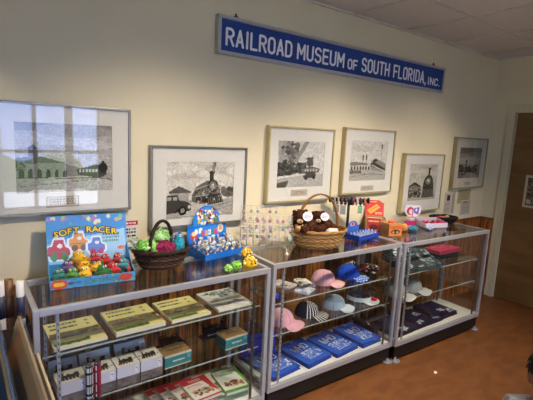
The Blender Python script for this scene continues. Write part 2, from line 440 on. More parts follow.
def art_loco_car():
    im = Img(116, 90, 'd3cfc6').noise(.05, 2, 8, 5)
    for i in range(9): im.ell(.1+i*.11, .2+.09*math.sin(i*2.3), .12, .06, ('ddd9d0', 'bfbbb2')[i % 2])
    im.rect(0, .68, 1, 1, 'a9a59d'); im.poly([(.3, .72), (.6, .75), (.9, 1), (.2, 1)], 'c5c1b8')
    im.poly([(.04, .52), (.18, .42), (.36, .53), (.33, .56), (.06, .56)], '565451'); im.rect(.07, .55, .32, .68, 'a29f98')
    im.speck(.82, .5, 1, .62, ('6b6862', '4a4844'), 40, .03, 8)
    # locomotive
    im.poly([(.36, .60), (.42, .45), (.58, .34), (.72, .34), (.78, .5), (.80, .72), (.5, .76), (.36, .70)], '686662')
    im.ell(.67, .44, .085, .115, '35332f'); im.ell(.67, .43, .055, .075, '77746e'); im.ell(.67, .43, .02, .03, 'e9e6dd')
    im.rect(.62, .22, .68, .34, '3a3835'); im.ell(.655, .2, .045, .03, '32302d'); im.ell(.68, .1, .022, .1, '8d8a83'); im.ell(.7, .05, .015, .06, '6d6a64')
    im.poly([(.56, .6), (.8, .58), (.84, .74), (.6, .78)], '2b2926'); im.ell(.56, .68, .045, .055, '1d1c1a'); im.ell(.46, .67, .035, .045, '1d1c1a')
    im.speck(.42, .42, .8, .72, ('8f8c86', '3a3835', 'a9a69f'), 50, .014, 3)
    for i in range(7): im.line(.6+i*.034, .64, .62+i*.034, .76, .008, '7f7c75')
    im.line(.4, .5, .6, .42, .01, 'b5b2aa'); im.line(.37, .62, .6, .6, .01, '9b988f')
    # motor car
    im.poly([(0, .60), (.03, .58), (.16, .58), (.19, .67), (.30, .70), (.36, .76), (.35, .86), (0, .9)], '3c3a38')
    im.rect(.02, .61, .08, .67, 'a9a69e'); im.rect(.1, .61, .155, .67, 'a9a69e'); im.ell(.235, .85, .06, .085, '191817'); im.ell(.235, .85, .03, .043, '8f8c85'); im.ell(.33, .79, .02, .03, 'cfccc3')
    im.rect(0, .96, 1, .965, '8d8a83'); im.line(.6, .82, 1, .74, .008, '6b6862'); im.line(.5, .95, 1, .8, .008, '7b7872')
    return im.noise(.14, 5)
def art_smoke():
    im = Img(96, 84, 'd0cec9').noise(.05, 3, 7, 6)
    im.poly([(0, .0), (.2, 0), (.28, .42), (.05, .6)], 'a5a3a0'); im.speck(.1, .02, .42, .45, ('666462', '8b8987', '4b4948'), 70, .035, 5)
    im.poly([(.34, .42), (.55, .02), (.66, 0), (.5, .3), (.4, .45)], '8f8d8b')
    im.rect(0, .72, 1, 1, 'b3b1ad'); im.poly([(.0, .9), (.25, .84), (.2, 1), (0, 1)], '55534f')
    im.speck(.0, .48, .3, .74, ('3b3a39', '585655', '232221'), 120, .03, 6); im.speck(.3, .48, .6, .68, ('3b3a39', '585655', '2a2928'), 90, .028, 9)
    im.speck(.62, .36, .74, .6, ('5a5856', '3f3e3c'), 50, .025, 11)
    im.poly([(.5, .6), (.8, .56), (.92, .6), (.9, .68), (.55, .72)], '6f6d6a')
    for i in range(5): im.rect(.58+i*.06, .61, .61+i*.06, .65, 'c9c7c3')
    im.poly([(.55, .70), (.62, .66), (.8, .66), (.84, .74), (.82, .80), (.56, .8)], '444240'); im.ell(.62, .8, .035, .04, '1c1b1b'); im.ell(.79, .79, .035, .04, '1c1b1b')
    im.poly([(0, .76), (.6, .7), (.6, .73), (0, .8)], 'd8d6d2')
    return im.noise(.12, 7)
def art_streamliner():
    im = Img(90, 84, 'cfccc6').noise(.04, 4, 6, 5)
    im.ell(.3, .2, .3, .08, 'c3c0b9')
    im.rect(0, .66, 1, 1, 'b0ada6'); im.rect(0, .58, .5, .72, 'c9c6bf'); im.poly([(0, .56), (.08, .52), (.45, .55), (.52, .6), (0, .62)], '77746e')
    for i in range(7): im.ell(.07+i*.075, .68, .024, .05, '2f2d2a')
    for xx in (.35, .44): im.rect(xx-.02, .38, xx+.02, .48, '4a4844'); im.ell(xx, .38, .02, .03, '2f2d2a'); im.rect(xx-.004, .48, xx+.004, .6, '6c6963')
    im.rect(.83, .1, .87, .2, '3a3835'); im.rect(.845, .2, .855, .5, '8c8982'); im.ell(.85, .1, .03, .02, '2c2a28')
    im.poly([(.55, .58), (.62, .46), (.70, .42), (1, .58), (1, .78), (.6, .74)], '8b8881'); im.poly([(.55, .58), (.64, .52), (1, .70), (1, .74), (.58, .64)], '3b3936')
    im.poly([(.62, .5), (.70, .45), (.76, .5), (.66, .54)], '24221f'); im.line(.6, .6, 1, .78, .015, 'dedbd4')
    im.line(0, .8, 1, .86, .01, '5c5954'); im.line(0, .9, .7, .8, .01, '6c6963'); im.line(.1, 1, .8, .8, .008, '8c8982')
    im.speck(0, .74, .3, .8, ('4d4b47',), 30, .02, 3)
    return im.noise(.13, 9)
def art_engine_house():
    im = Img(84, 90, 'c4bfb2').noise(.05, 5, 7, 6)
    im.ell(.3, .2, .3, .05, 'd2cdc0'); im.ell(.7, .1, .3, .05, 'b5b0a3')
    im.rect(0, .84, 1, 1, 'b3aea1')
    im.poly([(.0, .62), (.2, .5), (.42, .6), (.42, .88), (0, .9)], '7c776d'); im.poly([(0, .62), (.22, .49), (.45, .61), (.43, .64), (.2, .56), (0, .66)], '34312c'); im.rect(.08, .68, .16, .8, 'b5b0a4'); im.rect(.24, .68, .34, .86, '3b3833')
    im.speck(.0, .64, .45, .9, ('55514a', '2f2c27', '8f8a7f'), 60, .03, 3)
    im.poly([(.52, .56), (.56, .42), (.64, .32), (.78, .32), (.86, .42), (.9, .56), (.94, .92), (.5, .94)], '4a463f')
    im.ell(.7, .48, .15, .15, '2f2c27'); im.ell(.7, .48, .1, .1, '7e796e'); im.ell(.7, .47, .035, .035, 'e5e0d3')
    im.rect(.68, .14, .74, .32, '33302b'); im.ell(.71, .14, .05, .03, '26231f'); im.rect(.52, .64, .92, .68, '1f1d1a')
    for i in range(6): im.line(.55+i*.065, .72, .53+i*.075, .94, .012, '8f8a7e')
    return im.noise(.14, 11)
def art_dusk():
    im = Img(80, 76, '8d877b').noise(.06, 6, 6, 4)
    im.rect(0, 0, 1, .2, '6a655c'); im.ell(.5, .42, .5, .12, 'a79f90'); im.ell(.7, .2, .35, .06, '7b756a')
    im.rect(0, .78, 1, 1, '6f6a5f'); im.poly([(.2, 1), (.5, .8), (.8, .85), (1, 1)], '938c7e')
    im.speck(0, .58, .24, .84, ('2b2823', '45413a'), 60, .035, 3); im.rect(.33, .46, .38, .7, '3a362f'); im.ell(.355, .45, .04, .04, '2b2823')
    im.poly([(.3, .64), (.55, .6), (.6, .82), (.3, .84)], '38342e'); im.poly([(.58, .68), (.72, .58), (.86, .56), (.9, .76), (.7, .84), (.58, .8)], '26231e'); im.ell(.82, .66, .07, .09, '171512'); im.ell(.82, .65, .03, .035, '8f887a')
    im.line(0, .8, .6, .83, .01, 'b1a999')
    return im.noise(.14, 13)

def framed(label, x0, x1, z0, z1, win, art, fcol, plaque=None, side=None, matc='dedbd4'):
    w, h = x1-x0, z1-z0; D = .045; e = .013
    o = thing('framed_drawing', label, 'picture', (x0, 0, z0), group='framed railroad drawings along the wall')
    fr = MB()
    fr.box(0, e, -D, -.003, 0, h, bev=.002).box(w-e, w, -D, -.003, 0, h, bev=.002).box(e, w-e, -D, -.003, 0, e, bev=.002).box(e, w-e, -D, -.003, h-e, h, bev=.002)
    fr.build('frame', fcol, o)
    MB().box(e, w-e, -.024, -.006, e, h-e).build('backing', M('backing_board', '8f7b58', .9), o) if False else None
    wx0, wx1, wz0, wz1 = win[0]-x0, win[1]-x0, win[2]-z0, win[3]-z0
    mt = MB(); a, b = -.034, -.031
    mt.box(e, wx0, a, b, e, h-e).box(wx1, w-e, a, b, e, h-e).box(wx0, wx1, a, b, e, wz0).box(wx0, wx1, a, b, wz1, h-e)
    k = .004
    mt.build('mat', M('mat_board', matc, .9, var=.01), o)
    im = art(); im.noise(.05, 21, 3, 3)
    dwg = MB().grid(im, (wx0-k, -.029, wz0-k), (wx1-wx0+2*k, 0, 0), (0, 0, wz1-wz0+2*k)).box(e, w-e, -.0285, -.02, e, h-e, col=C('9a948a'))
    dwg.build('drawing', PAPER, o)
    if plaque:
        p0, p1, q0, q1 = plaque[0]-x0, plaque[1]-x0, plaque[2]-z0, plaque[3]-z0
        pi = Img(40, 14, 'c9beb0').scribble(.1, .15, .9, .85, 3, '8b7d70', 4); pi.rect(0, 0, 1, .08, '9d8f80'); pi.rect(0, .92, 1, 1, '9d8f80'); pi.rect(0, 0, .03, 1, '9d8f80'); pi.rect(.97, 0, 1, 1, '9d8f80')
        MB().grid(pi, (p0, -.0355, q0), (p1-p0, 0, 0), (0, 0, q1-q0)).box(p0, p1, -.0352, -.034, q0, q1, col=C('c9beb0')).build('title_card', PAPER, o)
    MB().box(e, w-e, -.0405, -.0385, e, h-e).build('glass', PGLASS, o)
    return o
silverf = M('pewter_picture_frame', '8f8c86', .35, .5, .05)
greyf = M('silver_picture_frame', '8d8a80', .35, .6, .05)
goldf = M('champagne_picture_frame', 'bfb083', .45, .25, .05)
darkgold = M('dull_gold_picture_frame', 'a0916a', .45, .3, .05)
framed('wide silver framed drawing of a station and train, leftmost, with window reflections in its glass', .128, .787, 1.271, 1.832, (.226, .686, 1.385, 1.735), art_station, silverf, (.355, .511, 1.307, 1.364))
framed('silver framed drawing of a steam engine beside an old motor car', .902, 1.572, 1.137, 1.639, (1.004, 1.476, 1.19, 1.543), art_loco_car, greyf)
framed('champagne framed drawing of smoke plumes and trees above the light wicker basket', 1.748, 2.39, 1.248, 1.799, (1.84, 2.294, 1.357, 1.696), art_smoke, goldf, (1.977, 2.139, 1.29, 1.337))
framed('champagne framed drawing of a streamlined train at an arched station', 2.505, 3.15, 1.278, 1.824, (2.592, 3.055, 1.388, 1.722), art_streamliner, goldf, (2.747, 2.908, 1.302, 1.343))
framed('champagne framed drawing of an engine front beside a small engine house', 3.32, 3.975, 1.064, 1.628, (3.421, 3.879, 1.175, 1.529), art_engine_house, goldf)
framed('dull gold framed dark drawing nearest the corner of the room', 4.167, 4.82, 1.262, 1.808, (4.265, 4.715, 1.375, 1.703), art_dusk, darkgold, (4.42, 4.56, 1.30, 1.335), matc='cfc9ba')

# ------------------------------------------------------------------ small notices
def paper(name, label, x0, x1, z0, z1, im, cat='notice', group=None, yy=-.001, bend=0):
    o = MB().grid(im, (0, -.0008, 0), (x1-x0, 0, 0), (0, 0, z1-z0)).box(0, x1-x0, -.0006, .0, 0, z1-z0, col=tuple(im.a[0, 0])).build(name, PAPER)
    o.location = (x0, yy, z0); return tag(o, label, cat, group)
im = Img(36, 44, 'b9b1a6'); im.rect(.35, .12, .8, .36, '2f2b2a'); im.scribble(.15, .45, .9, .95, 8, '8d857c', 3)
paper('notice_sheet', 'tall notice sheet with a small dark photograph on the wall beside the fifth drawing', 4.12, 4.25, .985, 1.22, im)
im = Img(20, 44, 'aba49e').scribble(.1, .08, .9, .92, 11, '8a8380', 9)
paper('notice_sheet', 'narrow greyish notice strip beside the tall photo notice', 4.262, 4.325, .985, 1.225, im)
im = Img(30, 40, 'a99f80').scribble(.15, .2, .85, .8, 4, '8f8668', 5)
paper('notice_sheet', 'yellowed notice sheet partly behind the white one below the corner drawing', 4.375, 4.64, 1.09, 1.245, im, yy=-.001)
im = Img(34, 36, 'bdb6ad').scribble(.1, .1, .9, .9, 7, '837c76', 6); im.rect(.25, .1, .7, .2, '5f5a56')
paper('notice_sheet', 'white printed notice sheet, the lowest near the room corner', 4.455, 4.66, .955, 1.125, im, yy=-.0035)
im = Img(26, 30, 'd9d4cc'); im.rect(0, 0, 1, .22, 'b3262c'); im.scribble(.12, .05, .88, .18, 1, 'f0e6e0', 2); im.scribble(.12, .35, .9, .9, 3, '3a3a42', 8)
paper('notice_card', 'small white card with a red heading on the wall behind the wicker basket', .735, .84, 1.085, 1.195, im, cat='card')
# picture on the door
im = Img(50, 56, '5d564b').noise(.5, 3, 3, 3); im.ell(.5, .7, .22, .2, '8c8474'); im.rect(.1, .75, .25, .87, 'b9b09c'); im.ell(.6, .35, .3, .2, '3f3a33')
im.rect(0, 0, .08, 1, 'c4b99b'); im.rect(.92, 0, 1, 1, 'c4b99b'); im.rect(0, 0, 1, .07, 'c4b99b'); im.rect(0, .93, 1, 1, 'c4b99b')
o = MB().grid(im, (-.0035, 0, 0), (0, -.32, 0), (0, 0, .35)).box(-.003, 0, -.32, 0, 0, .35, col=C('c4b99b')).build('door_poster', PAPER)
o.location = (XR+.0295, -.419, 1.09); tag(o, 'small dark photographic poster with a pale border on the brown door', 'poster')
# scrap on the floor
o = MB().add([(0, 0, .001), (.028, .004, .006), (.03, .02, .002), (.012, .026, .009), (-.004, .014, .002)], [(0, 1, 2), (0, 2, 3), (0, 3, 4)], C('d9d4c8')).build('paper_scrap', PAPER)
o.location = at(436, 374, z=0); tag(o, 'tiny scrap of white paper lying on the brown floor', 'litter')
# ------------------------------------------------------------------ glass display cases
CASES = {}
W3 = 1.2187; DEP = .4233; HC = .9686
def make_case(key, label, loc, rz, W, zu, zl, blk):
    o = thing('glass_display_case', label, 'display case', (*loc, 0), rz)
    o['group'] = 'glass display cases along the wall'
    CASES[key] = (Vector((*loc, 0)), rz, o, W, zu, zl)
    p = .024; zb = .13
    for i, (a, b) in enumerate(((0, 0), (W-p, 0), (0, DEP-p), (W-p, DEP-p))):
        MB().box(a, a+p, b, b+p, zb, HC-.001, bev=.003).build('corner_post', ALU, o)
    for z0, z1, nm in ((HC-.03, HC, 'top_rail'), (zb, zb+.034, 'bottom_rail')):
        MB().box(p, W-p, 0, p, z0, z1, bev=.003).build(nm, ALU, o)
        MB().box(p, W-p, DEP-p, DEP, z0, z1, bev=.003).build(nm, ALU, o)
        MB().box(0, p, p, DEP-p, z0, z1, bev=.003).build(nm, ALU, o)
        MB().box(W-p, W, p, DEP-p, z0, z1, bev=.003).build(nm, ALU, o)
    MB().box(.016, W-.016, .016, DEP-.016, HC-.006, HC+.0005).build('glass_top', GLASS, o)
    MB().box(p, W-p, .009, .014, zb+.034, HC-.03).build('glass_front', GLASS, o)
    MB().box(.009, .014, p, DEP-p, zb+.034, HC-.03).build('glass_side', GLASS, o)
    MB().box(W-.014, W-.009, p, DEP-p, zb+.034, HC-.03).build('glass_side', GLASS, o)
    MB().box(p, W/2+.02, DEP-.012, DEP-.008, zb+.034, HC-.03).build('sliding_door', GLASS, o)
    MB().box(W/2-.02, W-p, DEP-.02, DEP-.016, zb+.034, HC-.03).build('sliding_door', GLASS, o)
    MB().box(p, W-p, p, DEP-p, zb+.002, zb+.035).build('deck', WHITE, o)
    MB().box(.012, W-.012, .014, DEP-.012, .022, zb).build('plinth', BLACKM, o)
    for a in (.03, W-.03):
        for b in (.012, DEP-.04):
            MB().lathe([(.038, 0), (.040, .004), (.034, .012), (.012, .014), (.012, .03)], 20).build('levelling_foot', FOOTG, o) .location = (a, b, 0)
    for a in (.095, W-.095):
        for b in (.016, DEP-.042):
            s = MB().box(a-.006, a+.006, b, b+.011, zb+.035, HC-.03)
            st = s.build('shelf_standard', ALU if a < W/2 else DALU, o)
            q = MB()
            z = zb+.06
            while z < HC-.06:
                q.box(a-.002, a+.002, b-.0006, b, z, z+.012); z += .03
            q.build('slots', BLACKM, st)
    for z in (zu, zl):
        MB().box(.035, W-.035, .045, DEP-.05, z-.007, z).build('glass_shelf', M('green_edged_shelf_glass', 'ffffff') if False else SHELF, o)
        MB().box(.035, W-.035, .0442, .045, z-.007, z).build('shelf_edge', EDGE, o)
        for a in (.095, W-.095):
            MB().box(a-.003, a+.003, .028, .07, z-.022, z-.0075).build('shelf_bracket', ALU, o)
            MB().box(a-.003, a+.003, DEP-.12, DEP-.04, z-.026, z-.0075).build('shelf_bracket', ALU, o)
    return o
SHELF = glass_mat('shelf_glass', (.93, .96, .95), 1.42, .02)
EDGE = M('pale_glass_edge', 'b9c6c0', .3)
make_case('a', 'leftmost glass display case, with yellow books on its upper shelf', (.215, -.5421), -.0032, 1.219, .735, .475, 0)
make_case('b', 'middle glass display case, with caps on the shelves and blue shirts below', (1.4852, -.5049), -.0236, 1.205, .695, .485, 0)
make_case('c', 'rightmost glass display case, with navy shirts on its white deck', (2.6957, -.5579), -.0336, 1.219, .695, .485, 0)

def loc_in(key, u, v, z):
    o, rz, _, W, zu, zl = CASES[key]
    c, s = math.cos(rz), math.sin(rz)
    return Vector((o.x+u*c-v*s, o.y+u*s+v*c, z))
TOP = HC+.001
# ------------------------------------------------------------------ things on the case tops
def frame_from(pl, pr, z):
    a, b = at(*pl, z=z), at(*pr, z=z); d = b-a
    return a, math.atan2(d.y, d.x), d.length

# --- soft toy car display box
loc, rz, wid = frame_from((50, 290.5), (136, 279.5), TOP)
wid = .385
sr = thing('counter_display_box', 'blue cardboard counter display box headed SOFT RACER holding soft toy cars', 'display box', loc, rz)
im = Img(110, 76, '3f8fd0')
im.rect(0, 0, 1, .3, '3a86cc'); im.rect(0, .55, 1, 1, '8fc3e6'); im.rect(0, .45, 1, .58, '62a8dc')
im.speck(0, .01, 1, .14, ('c9a25a', '9b6fb3', '4e78c2', '7fb45e', 'd8d3a8'), 40, .022, 4)
im.poly([(.30, .40), (.97, .26), (.99, .62), (.35, .70)], '9cc4e4')
def car_sticker(x, y, c, c2, s=1):
    P = [(-.12, .05), (-.12, -.06), (-.07, -.08), (-.05, -.17), (.05, -.17), (.07, -.06), (.12, -.02), (.12, .07), (.07, .13), (-.08, .13)]
    im.poly([(x+a*s*1.16, y+b*s*1.16) for a, b in P], 'dfe9f0'); im.poly([(x+a*s*.94, y+b*s*.94) for a, b in P], c); im.ell(x-.05*s, y+.09*s, .04*s, .055*s, c2); im.ell(x+.06*s, y+.09*s, .04*s, .055*s, c2); im.ell(x+.01*s, y-.07*s, .03*s, .03*s, 'e8e3d6'); im.line(x-.1*s, y+.02*s, x+.1*s, y+.02*s, .012, c2); return
    s*=.8; im.ell(x, y, .125*s, .145*s, 'dfe9f0'); im.ell(x-.01, y+.02, .112*s, .11*s, c); im.ell(x-.02, y-.05, .07*s, .07*s, c); im.ell(x-.06*s, y+.09, .035*s, .05*s, c2); im.ell(x+.06*s, y+.08, .035*s, .05*s, c2); im.ell(x, y-.04, .03*s, .03*s, 'e8e3d6')
car_sticker(.14, .58, 'b5222b', '3f7d3d', 1.15); car_sticker(.38, .46, 'd58f2c', '6c5a4a', 1.0); car_sticker(.60, .55, '4f7fc9', 'a63c6c', .95)
im.ell(.92, .6, .05, .03, 'd86a2a'); im.scribble(.68, .32, .9, .5, 3, '5c8f58', 3); im.rect(.2, .2, .5, .225, '6b7d3f')
HH, TD, LIP = .30, .175, .045
tilt = Vector((0, .045, HH))
hd = MB().grid(im, (0, TD-.004, .006), (wid, 0, 0), tilt)
hd.add([(0, TD, 0), (wid, TD, 0), (wid, TD+.049, HH+.006), (0, TD+.049, HH+.006), (0, TD-.003, 0), (wid, TD-.003, 0), (wid, TD+.042, HH+.006), (0, TD+.042, HH+.006)],
       [(0, 1, 2, 3), (0, 4, 5, 1), (3, 2, 6, 7), (0, 3, 7, 4), (1, 5, 6, 2)], C('3f8fd0'))
hdo = hd.build('header_card', PRINTG, sr, recalc=False)
yel = M('yellow_letter_ink', 'f0cf3a', .5); blk = M('black_letter_ink', '1c2430', .5)
ang = math.atan2(tilt.z, tilt.y)
for dz, m_, bl, y_ in ((0, blk, .0042, -.0062), (0, yel, .0009, -.0080)):
    for i, ch in enumerate('SOFT RACER'):
        if ch == ' ': continue
        q = (i-4.5)/4.5; zz = .232-.018*q*q; yy = TD-.004+.045*(zz/HH)
        text_mesh('lettering', ch, .042, m_, hdo, (wid*.47+q*.138, yy+y_, zz), rx=ang, ext=.0006, bold=bl, sx=1.12)
side = [(0, 0), (TD, 0), (TD+.02, .15), (TD-.03, .12), (.05, .06), (.0, LIP)]
im2 = Img(110, 14, '4a97d2'); im2.speck(0, 0, 1, 1, ('5f9a57', '3d6bb0', 'a35a9a', 'bfae5c'), 60, .012, 9)
im2.ell(.1, .5, .09, .5, 'd5502c'); im2.ell(.1, .5, .06, .25, 'f0c34a'); im2.ell(.88, .5, .08, .45, 'c9402c'); im2.scribble(.2, .3, .35, .7, 1, '35558b', 2)
im2.text('SOFTRACER', 42, 4, 1, '2e6f38')
tr = MB().grid(im2, (0, -.0012, 0), (wid, 0, 0), (0, 0, LIP)).box(0, wid, -.001, .002, 0, LIP, col=C('4a97d2'))
tr.prism(side, 0, .003, 'x', C('4796d2')).prism(side, wid-.003, wid, 'x', C('4796d2')).box(0, wid, 0, TD, 0, .003, col=C('8fbfe0')).box(.003, wid-.003, TD-.007, TD-.003, 0, .07, col=C('4796d2'))
tr.build('tray', PRINTG, sr)

cloth_mats = {}
def fab(c, rough=.85):
    if c not in cloth_mats: cloth_mats[c] = M('soft_fabric_'+c, c, rough, var=.06, scale=90, bump=.25, spec=.25, sheen=.2)
    return cloth_mats[c]
def toy_car(label, body, wheel, loc, rz, s=1, ry=0):
    o = thing('soft_toy_car', label, 'toy car', loc, rz, group='soft toy cars in the blue display box'); o.rotation_euler = (ry, 0, rz); o.scale = (s,)*3
    b = MB().blob((0, 0, .026), (.026, .040, .017), sub=3).blob((0, .006, .044), (.020, .023, .017), sub=3)
    b.build('body', fab(body), o)
    for sx_ in (-1, 1):
        for sy_ in (-1, 1):
            MB().blob((sx_*.023, sy_*.022, .013), (.008, .013, .013), sub=2).build('wheel', fab(wheel), o)
    e = MB()
    for sx_ in (-1, 1): e.blob((sx_*.008, -.016, .050), (.005, .003, .0055), sub=2, col=C('e9e6dc')).blob((sx_*.008, -.0195, .050), (.003, .0018, .0035), sub=1, col=C('111111'))
    e.build('eyes', PRINT, o)
    MB().tube([(-.011, -.037, .030), (0, -.0405, .026), (.011, -.037, .030)], .002, 6).build('mouth', fab('2b2220'), o)
    return o
cars = [('teal green', '2f7f78', '3c6f3b', .045, .05, .012, .2), ('green', '4e8a3c', '2d5f6b', .10, .03, .012, -.1), ('yellow', 'e8b81f', 'b9741c', .155, .10, .055, .2),
        ('yellow', 'e9bc25', 'c07a1c', .155, .035, .012, -.2), ('yellow', 'e3b11c', 'b9741c', .145, .125, .085, .5), ('yellow', 'e6b722', 'b36f19', .215, .08, .03, -.3),
        ('red', 'b3202c', '2f6b39', .265, .11, .05, .1), ('red', 'a61b27', '3a3a3a', .325, .125, .05, -.2), ('green', '2f6b3b', 'a3222a', .245, .035, .012, .9), ('red', 'c0252c', '2c5f34', .295, .05, .014, .4),
        ('teal', '2d7f8c', 'b9302c', .345, .06, .03, -.3), ('purple', '6d4c93', '3a6b3a', .09, .12, .03, .1), ('teal', '35889b', 'c2332c', .37, .12, .045, .2), ('red', 'a8232c', '35753b', .215, .135, .065, 0)]
pos_words = ['at the left end of the tray', 'in the front left of the tray', 'in the middle of the yellow ones', 'lowest of the yellow ones at the front lip', 'topmost of the yellow ones against the header', 'rightmost of the yellow ones',
             'beside the yellow cars, leaning back on the header', 'at the back right of the tray', 'lying sideways at the front lip in the middle', 'at the front lip among the right hand cars',
             'with red wheels at the front right', 'behind the left hand cars', 'at the back right corner of the tray', 'with green wheels in the back middle']
for (cn, b, w_, u, v, z, a), pw in zip(cars, pos_words):
    p_ = Matrix.Rotation(rz, 4, 'Z') @ Vector((min(max(u, .04), wid-.045), min(max(v, .045), .115), 0))
    toy_car(f'small {cn} soft toy car {pw}', b, w_, loc+p_+Vector((0, 0, z*.85)), rz+a, 1.2, ry=-.25)

# --- wicker baskets
def basket(label, loc, rz, a0, b0, a1, b1, h, hh, cols, tr_, hang, group=None, hr=.008, rows=11):
    o = thing('wicker_basket', label, 'basket', loc, rz)
    bd = MB(); n = 44
    for k in range(rows):
        t = k/(rows-1); A = a0+(a1-a0)*t**.7; B = b0+(b1-b0)*t**.7; z = .008+t*(h-.016)
        pts = [((A+.004*(-1)**(i+k))*math.cos(2*PI*i/n), (B+.004*(-1)**(i+k))*math.sin(2*PI*i/n), z+.0015*math.sin(i*1.7+k)) for i in range(n)]
        bd.tube(pts, h/rows*.56, 6, C(cols[k % len(cols)]), closed=True)
    bd.lathe([(.001, .004), (1, .004), (1, .010), (.001, .010)], 32, C(cols[0]), sx=a0, sy=b0)
    bd.build('woven_body', CLOTHB, o)
    st = MB()
    for i in range(22):
        an = 2*PI*i/22
        st.tube([((a0+(a1-a0)*t**.7)*math.cos(an), (b0+(b1-b0)*t**.7)*math.sin(an), .008+t*(h-.01)) for t in (0, .3, .6, 1)], .0038, 5, C(cols[1 % len(cols)]))
    st.build('stakes', CLOTHB, o)
    rim = MB(); m_ = 60
    for ph in (0, PI):
        rim.tube([((a1+.006+.005*math.cos(i*.9+ph))*math.cos(2*PI*i/m_), (b1+.006+.005*math.cos(i*.9+ph))*math.sin(2*PI*i/m_), h+.006*math.sin(i*.9+ph)) for i in range(m_)], .0075, 6, C(cols[0]), closed=True)
    rim.build('rim', CLOTHB, o)
    hd = MB()
    for ph in range(3):
        pts = []
        for i in range(41):
            t = i/40; an = PI*t; r = .006
            x = -a1*.93*math.cos(an); z = h*.6+(hh-h*.6)*math.sin(an)**.75
            q = ph*2*PI/3+i*.8
            x += r*math.cos(q); y = r*math.sin(q)
            c, s = math.cos(hang), math.sin(hang)
            pts.append((x*c*1.0, (x*s*b1/a1)+y, z))
        hd.tube(pts, hr, 6, C(tr_))
    hd.build('handle', CLOTHB, o)
    return o
CLOTHB = printed('woven_cane', .6, .6, .3)
bk1c = Vector((.895, -.225, TOP))
basket('small dark brown wicker basket with a twisted handle and bright toys inside', bk1c, -.1, .105, .08, .150, .105, .105, .26, ['3a231a', '2b1a14', '6f4c35', '3f281d'], '2a1a15', .9)
def crumple(name, label, cat, c, loc, r, seed, amp=.35, cols=None, group=None, mat=None):
    R = random.Random(seed)
    colf = (lambda p: C(R.choice(cols))) if cols else None
    o = MB().blob((0, 0, r[2]*.85), r, C(c), 3, amp, 2.2, seed, colf=colf, squash=0).build(name, mat or CLOTH)
    o.location = loc; return tag(o, label, cat, group)
T = lambda dx, dy, dz: bk1c+Vector((dx, dy, dz))
crumple('green_toy', 'lime green ruffled soft toy at the left of the dark basket', 'soft toy', '7fbf4f', T(-.085, -.03, .09), (.06, .045, .042), 3, .5, ('86c957', '5f9f3e', 'a9d98a'))
crumple('green_toy', 'pale green ruffled soft toy under the handle of the dark basket', 'soft toy', '94c878', T(.005, .03, .12), (.05, .04, .05), 4, .5, ('9bd07f', 'b9d9a8', '6fa852'))
crumple('maroon_pouch', 'maroon cloth pouch with a small white flower in the dark basket', 'pouch', '7c1f45', T(-.01, -.045, .055), (.075, .040, .055), 5, .3, ('7c1f45', '8f2a54', '651538'))
crumple('teal_pouch', 'teal blue pouch standing at the right of the dark basket', 'pouch', '2f93ad', T(.098, -.01, .06), (.040, .035, .058), 6, .3, ('2f93ad', '3aa6c0', '277c96'))
crumple('navy_toy', 'navy and white crinkled wrapper behind the teal pouch', 'wrapper', '38406f', T(.112, .04, .10), (.04, .03, .040), 8, .5, ('38406f', 'c9cbe0', '5a5f95'))
crumple('grey_ruffle_toy', 'grey white ruffled toy hanging over the left rim of the dark basket', 'soft toy', 'b9bdb9', T(-.135, .045, .10), (.045, .035, .035), 9, .6, ('c9cdc6', '8f9691', 'a9b29c', '6f7f62'))

# --- blue arched display box with little bags
a_ = at(205, 261.5, z=TOP); b_ = at(243.3, 252.5, z=TOP); c_ = at(187, 245.5, z=TOP)
bl = a_.copy(); d = b_-a_; rz = math.atan2(d.y, d.x); bw = d.length; bd_ = .17
bb = thing('counter_display_box', 'bright blue counter display box with an arched header holding little bagged toys', 'display box', bl, rz)
bx = MB(); L = .036
blue = C('1c6fd0')
bx.box(0, bw, -.002, .001, 0, L, col=blue).prism([(0, 0), (bd_, 0), (bd_, .10), (bd_*.9, .06), (0, L)], 0, .003, 'x', C('1759ad')).prism([(0, 0), (bd_, 0), (bd_, .10), (bd_*.9, .06), (0, L)], bw-.003, bw, 'x', C('1759ad'))
bx.box(0, bw, 0, bd_, 0, .012, col=blue).add([(0, 0, .012), (bw, 0, .012), (bw, bd_, .05), (0, bd_, .05), (0, 0, .008), (bw, 0, .008), (bw, bd_, .046), (0, bd_, .046)], [(0, 1, 2, 3), (4, 7, 6, 5), (0, 4, 5, 1), (1, 5, 6, 2), (2, 6, 7, 3), (3, 7, 4, 0)], blue)
bx.build('tray', PRINTG, bb)
HB = .285
im = Img(90, 84, '1f74d6')
im.ell(.5, .36, .36, .34, '2b86e2'); im.speck(.26, .08, .74, .42, ('e6e3da', 'c9402f', '2c3f7d', 'e3b93b', '7a4a2c', '52a04e', 'd98aa5', 'f0efe8'), 90, .03, 12)
im.rect(0, .44, 1, .47, '1a62bd')
for i, c in enumerate(('e9402f', 'f0c330', 'e8e4d8', '3fa04b', 'e9402f', 'e58a2b')): im.rect(.36+i*.08, .56-.004*i, .425+i*.08, .68-.004*i, c); im.rect(.375+i*.08, .59-.004*i, .40+i*.08, .64-.004*i, '1f74d6')
im.ell(.16, .64, .09, .1, 'c94436'); im.ell(.16, .60, .06, .05, 'e8cfae'); im.ell(.85, .55, .075, .1, 'e6dfd0'); im.ell(.85, .55, .05, .06, 'd0a060'); im.speck(.2, .5, .34, .6, ('f2efe6',), 8, .03, 5)
arch = lambda u, v: v < .60 or ((u-.5)/.36)**2+((v-.60)/.40)**2 < 1
def dispf(u, v): return Vector((0, 0, 0))
hdr = MB().grid(im, (0, bd_-.001, .01), (bw, 0, 0), (0, .02, HB), shape=arch)
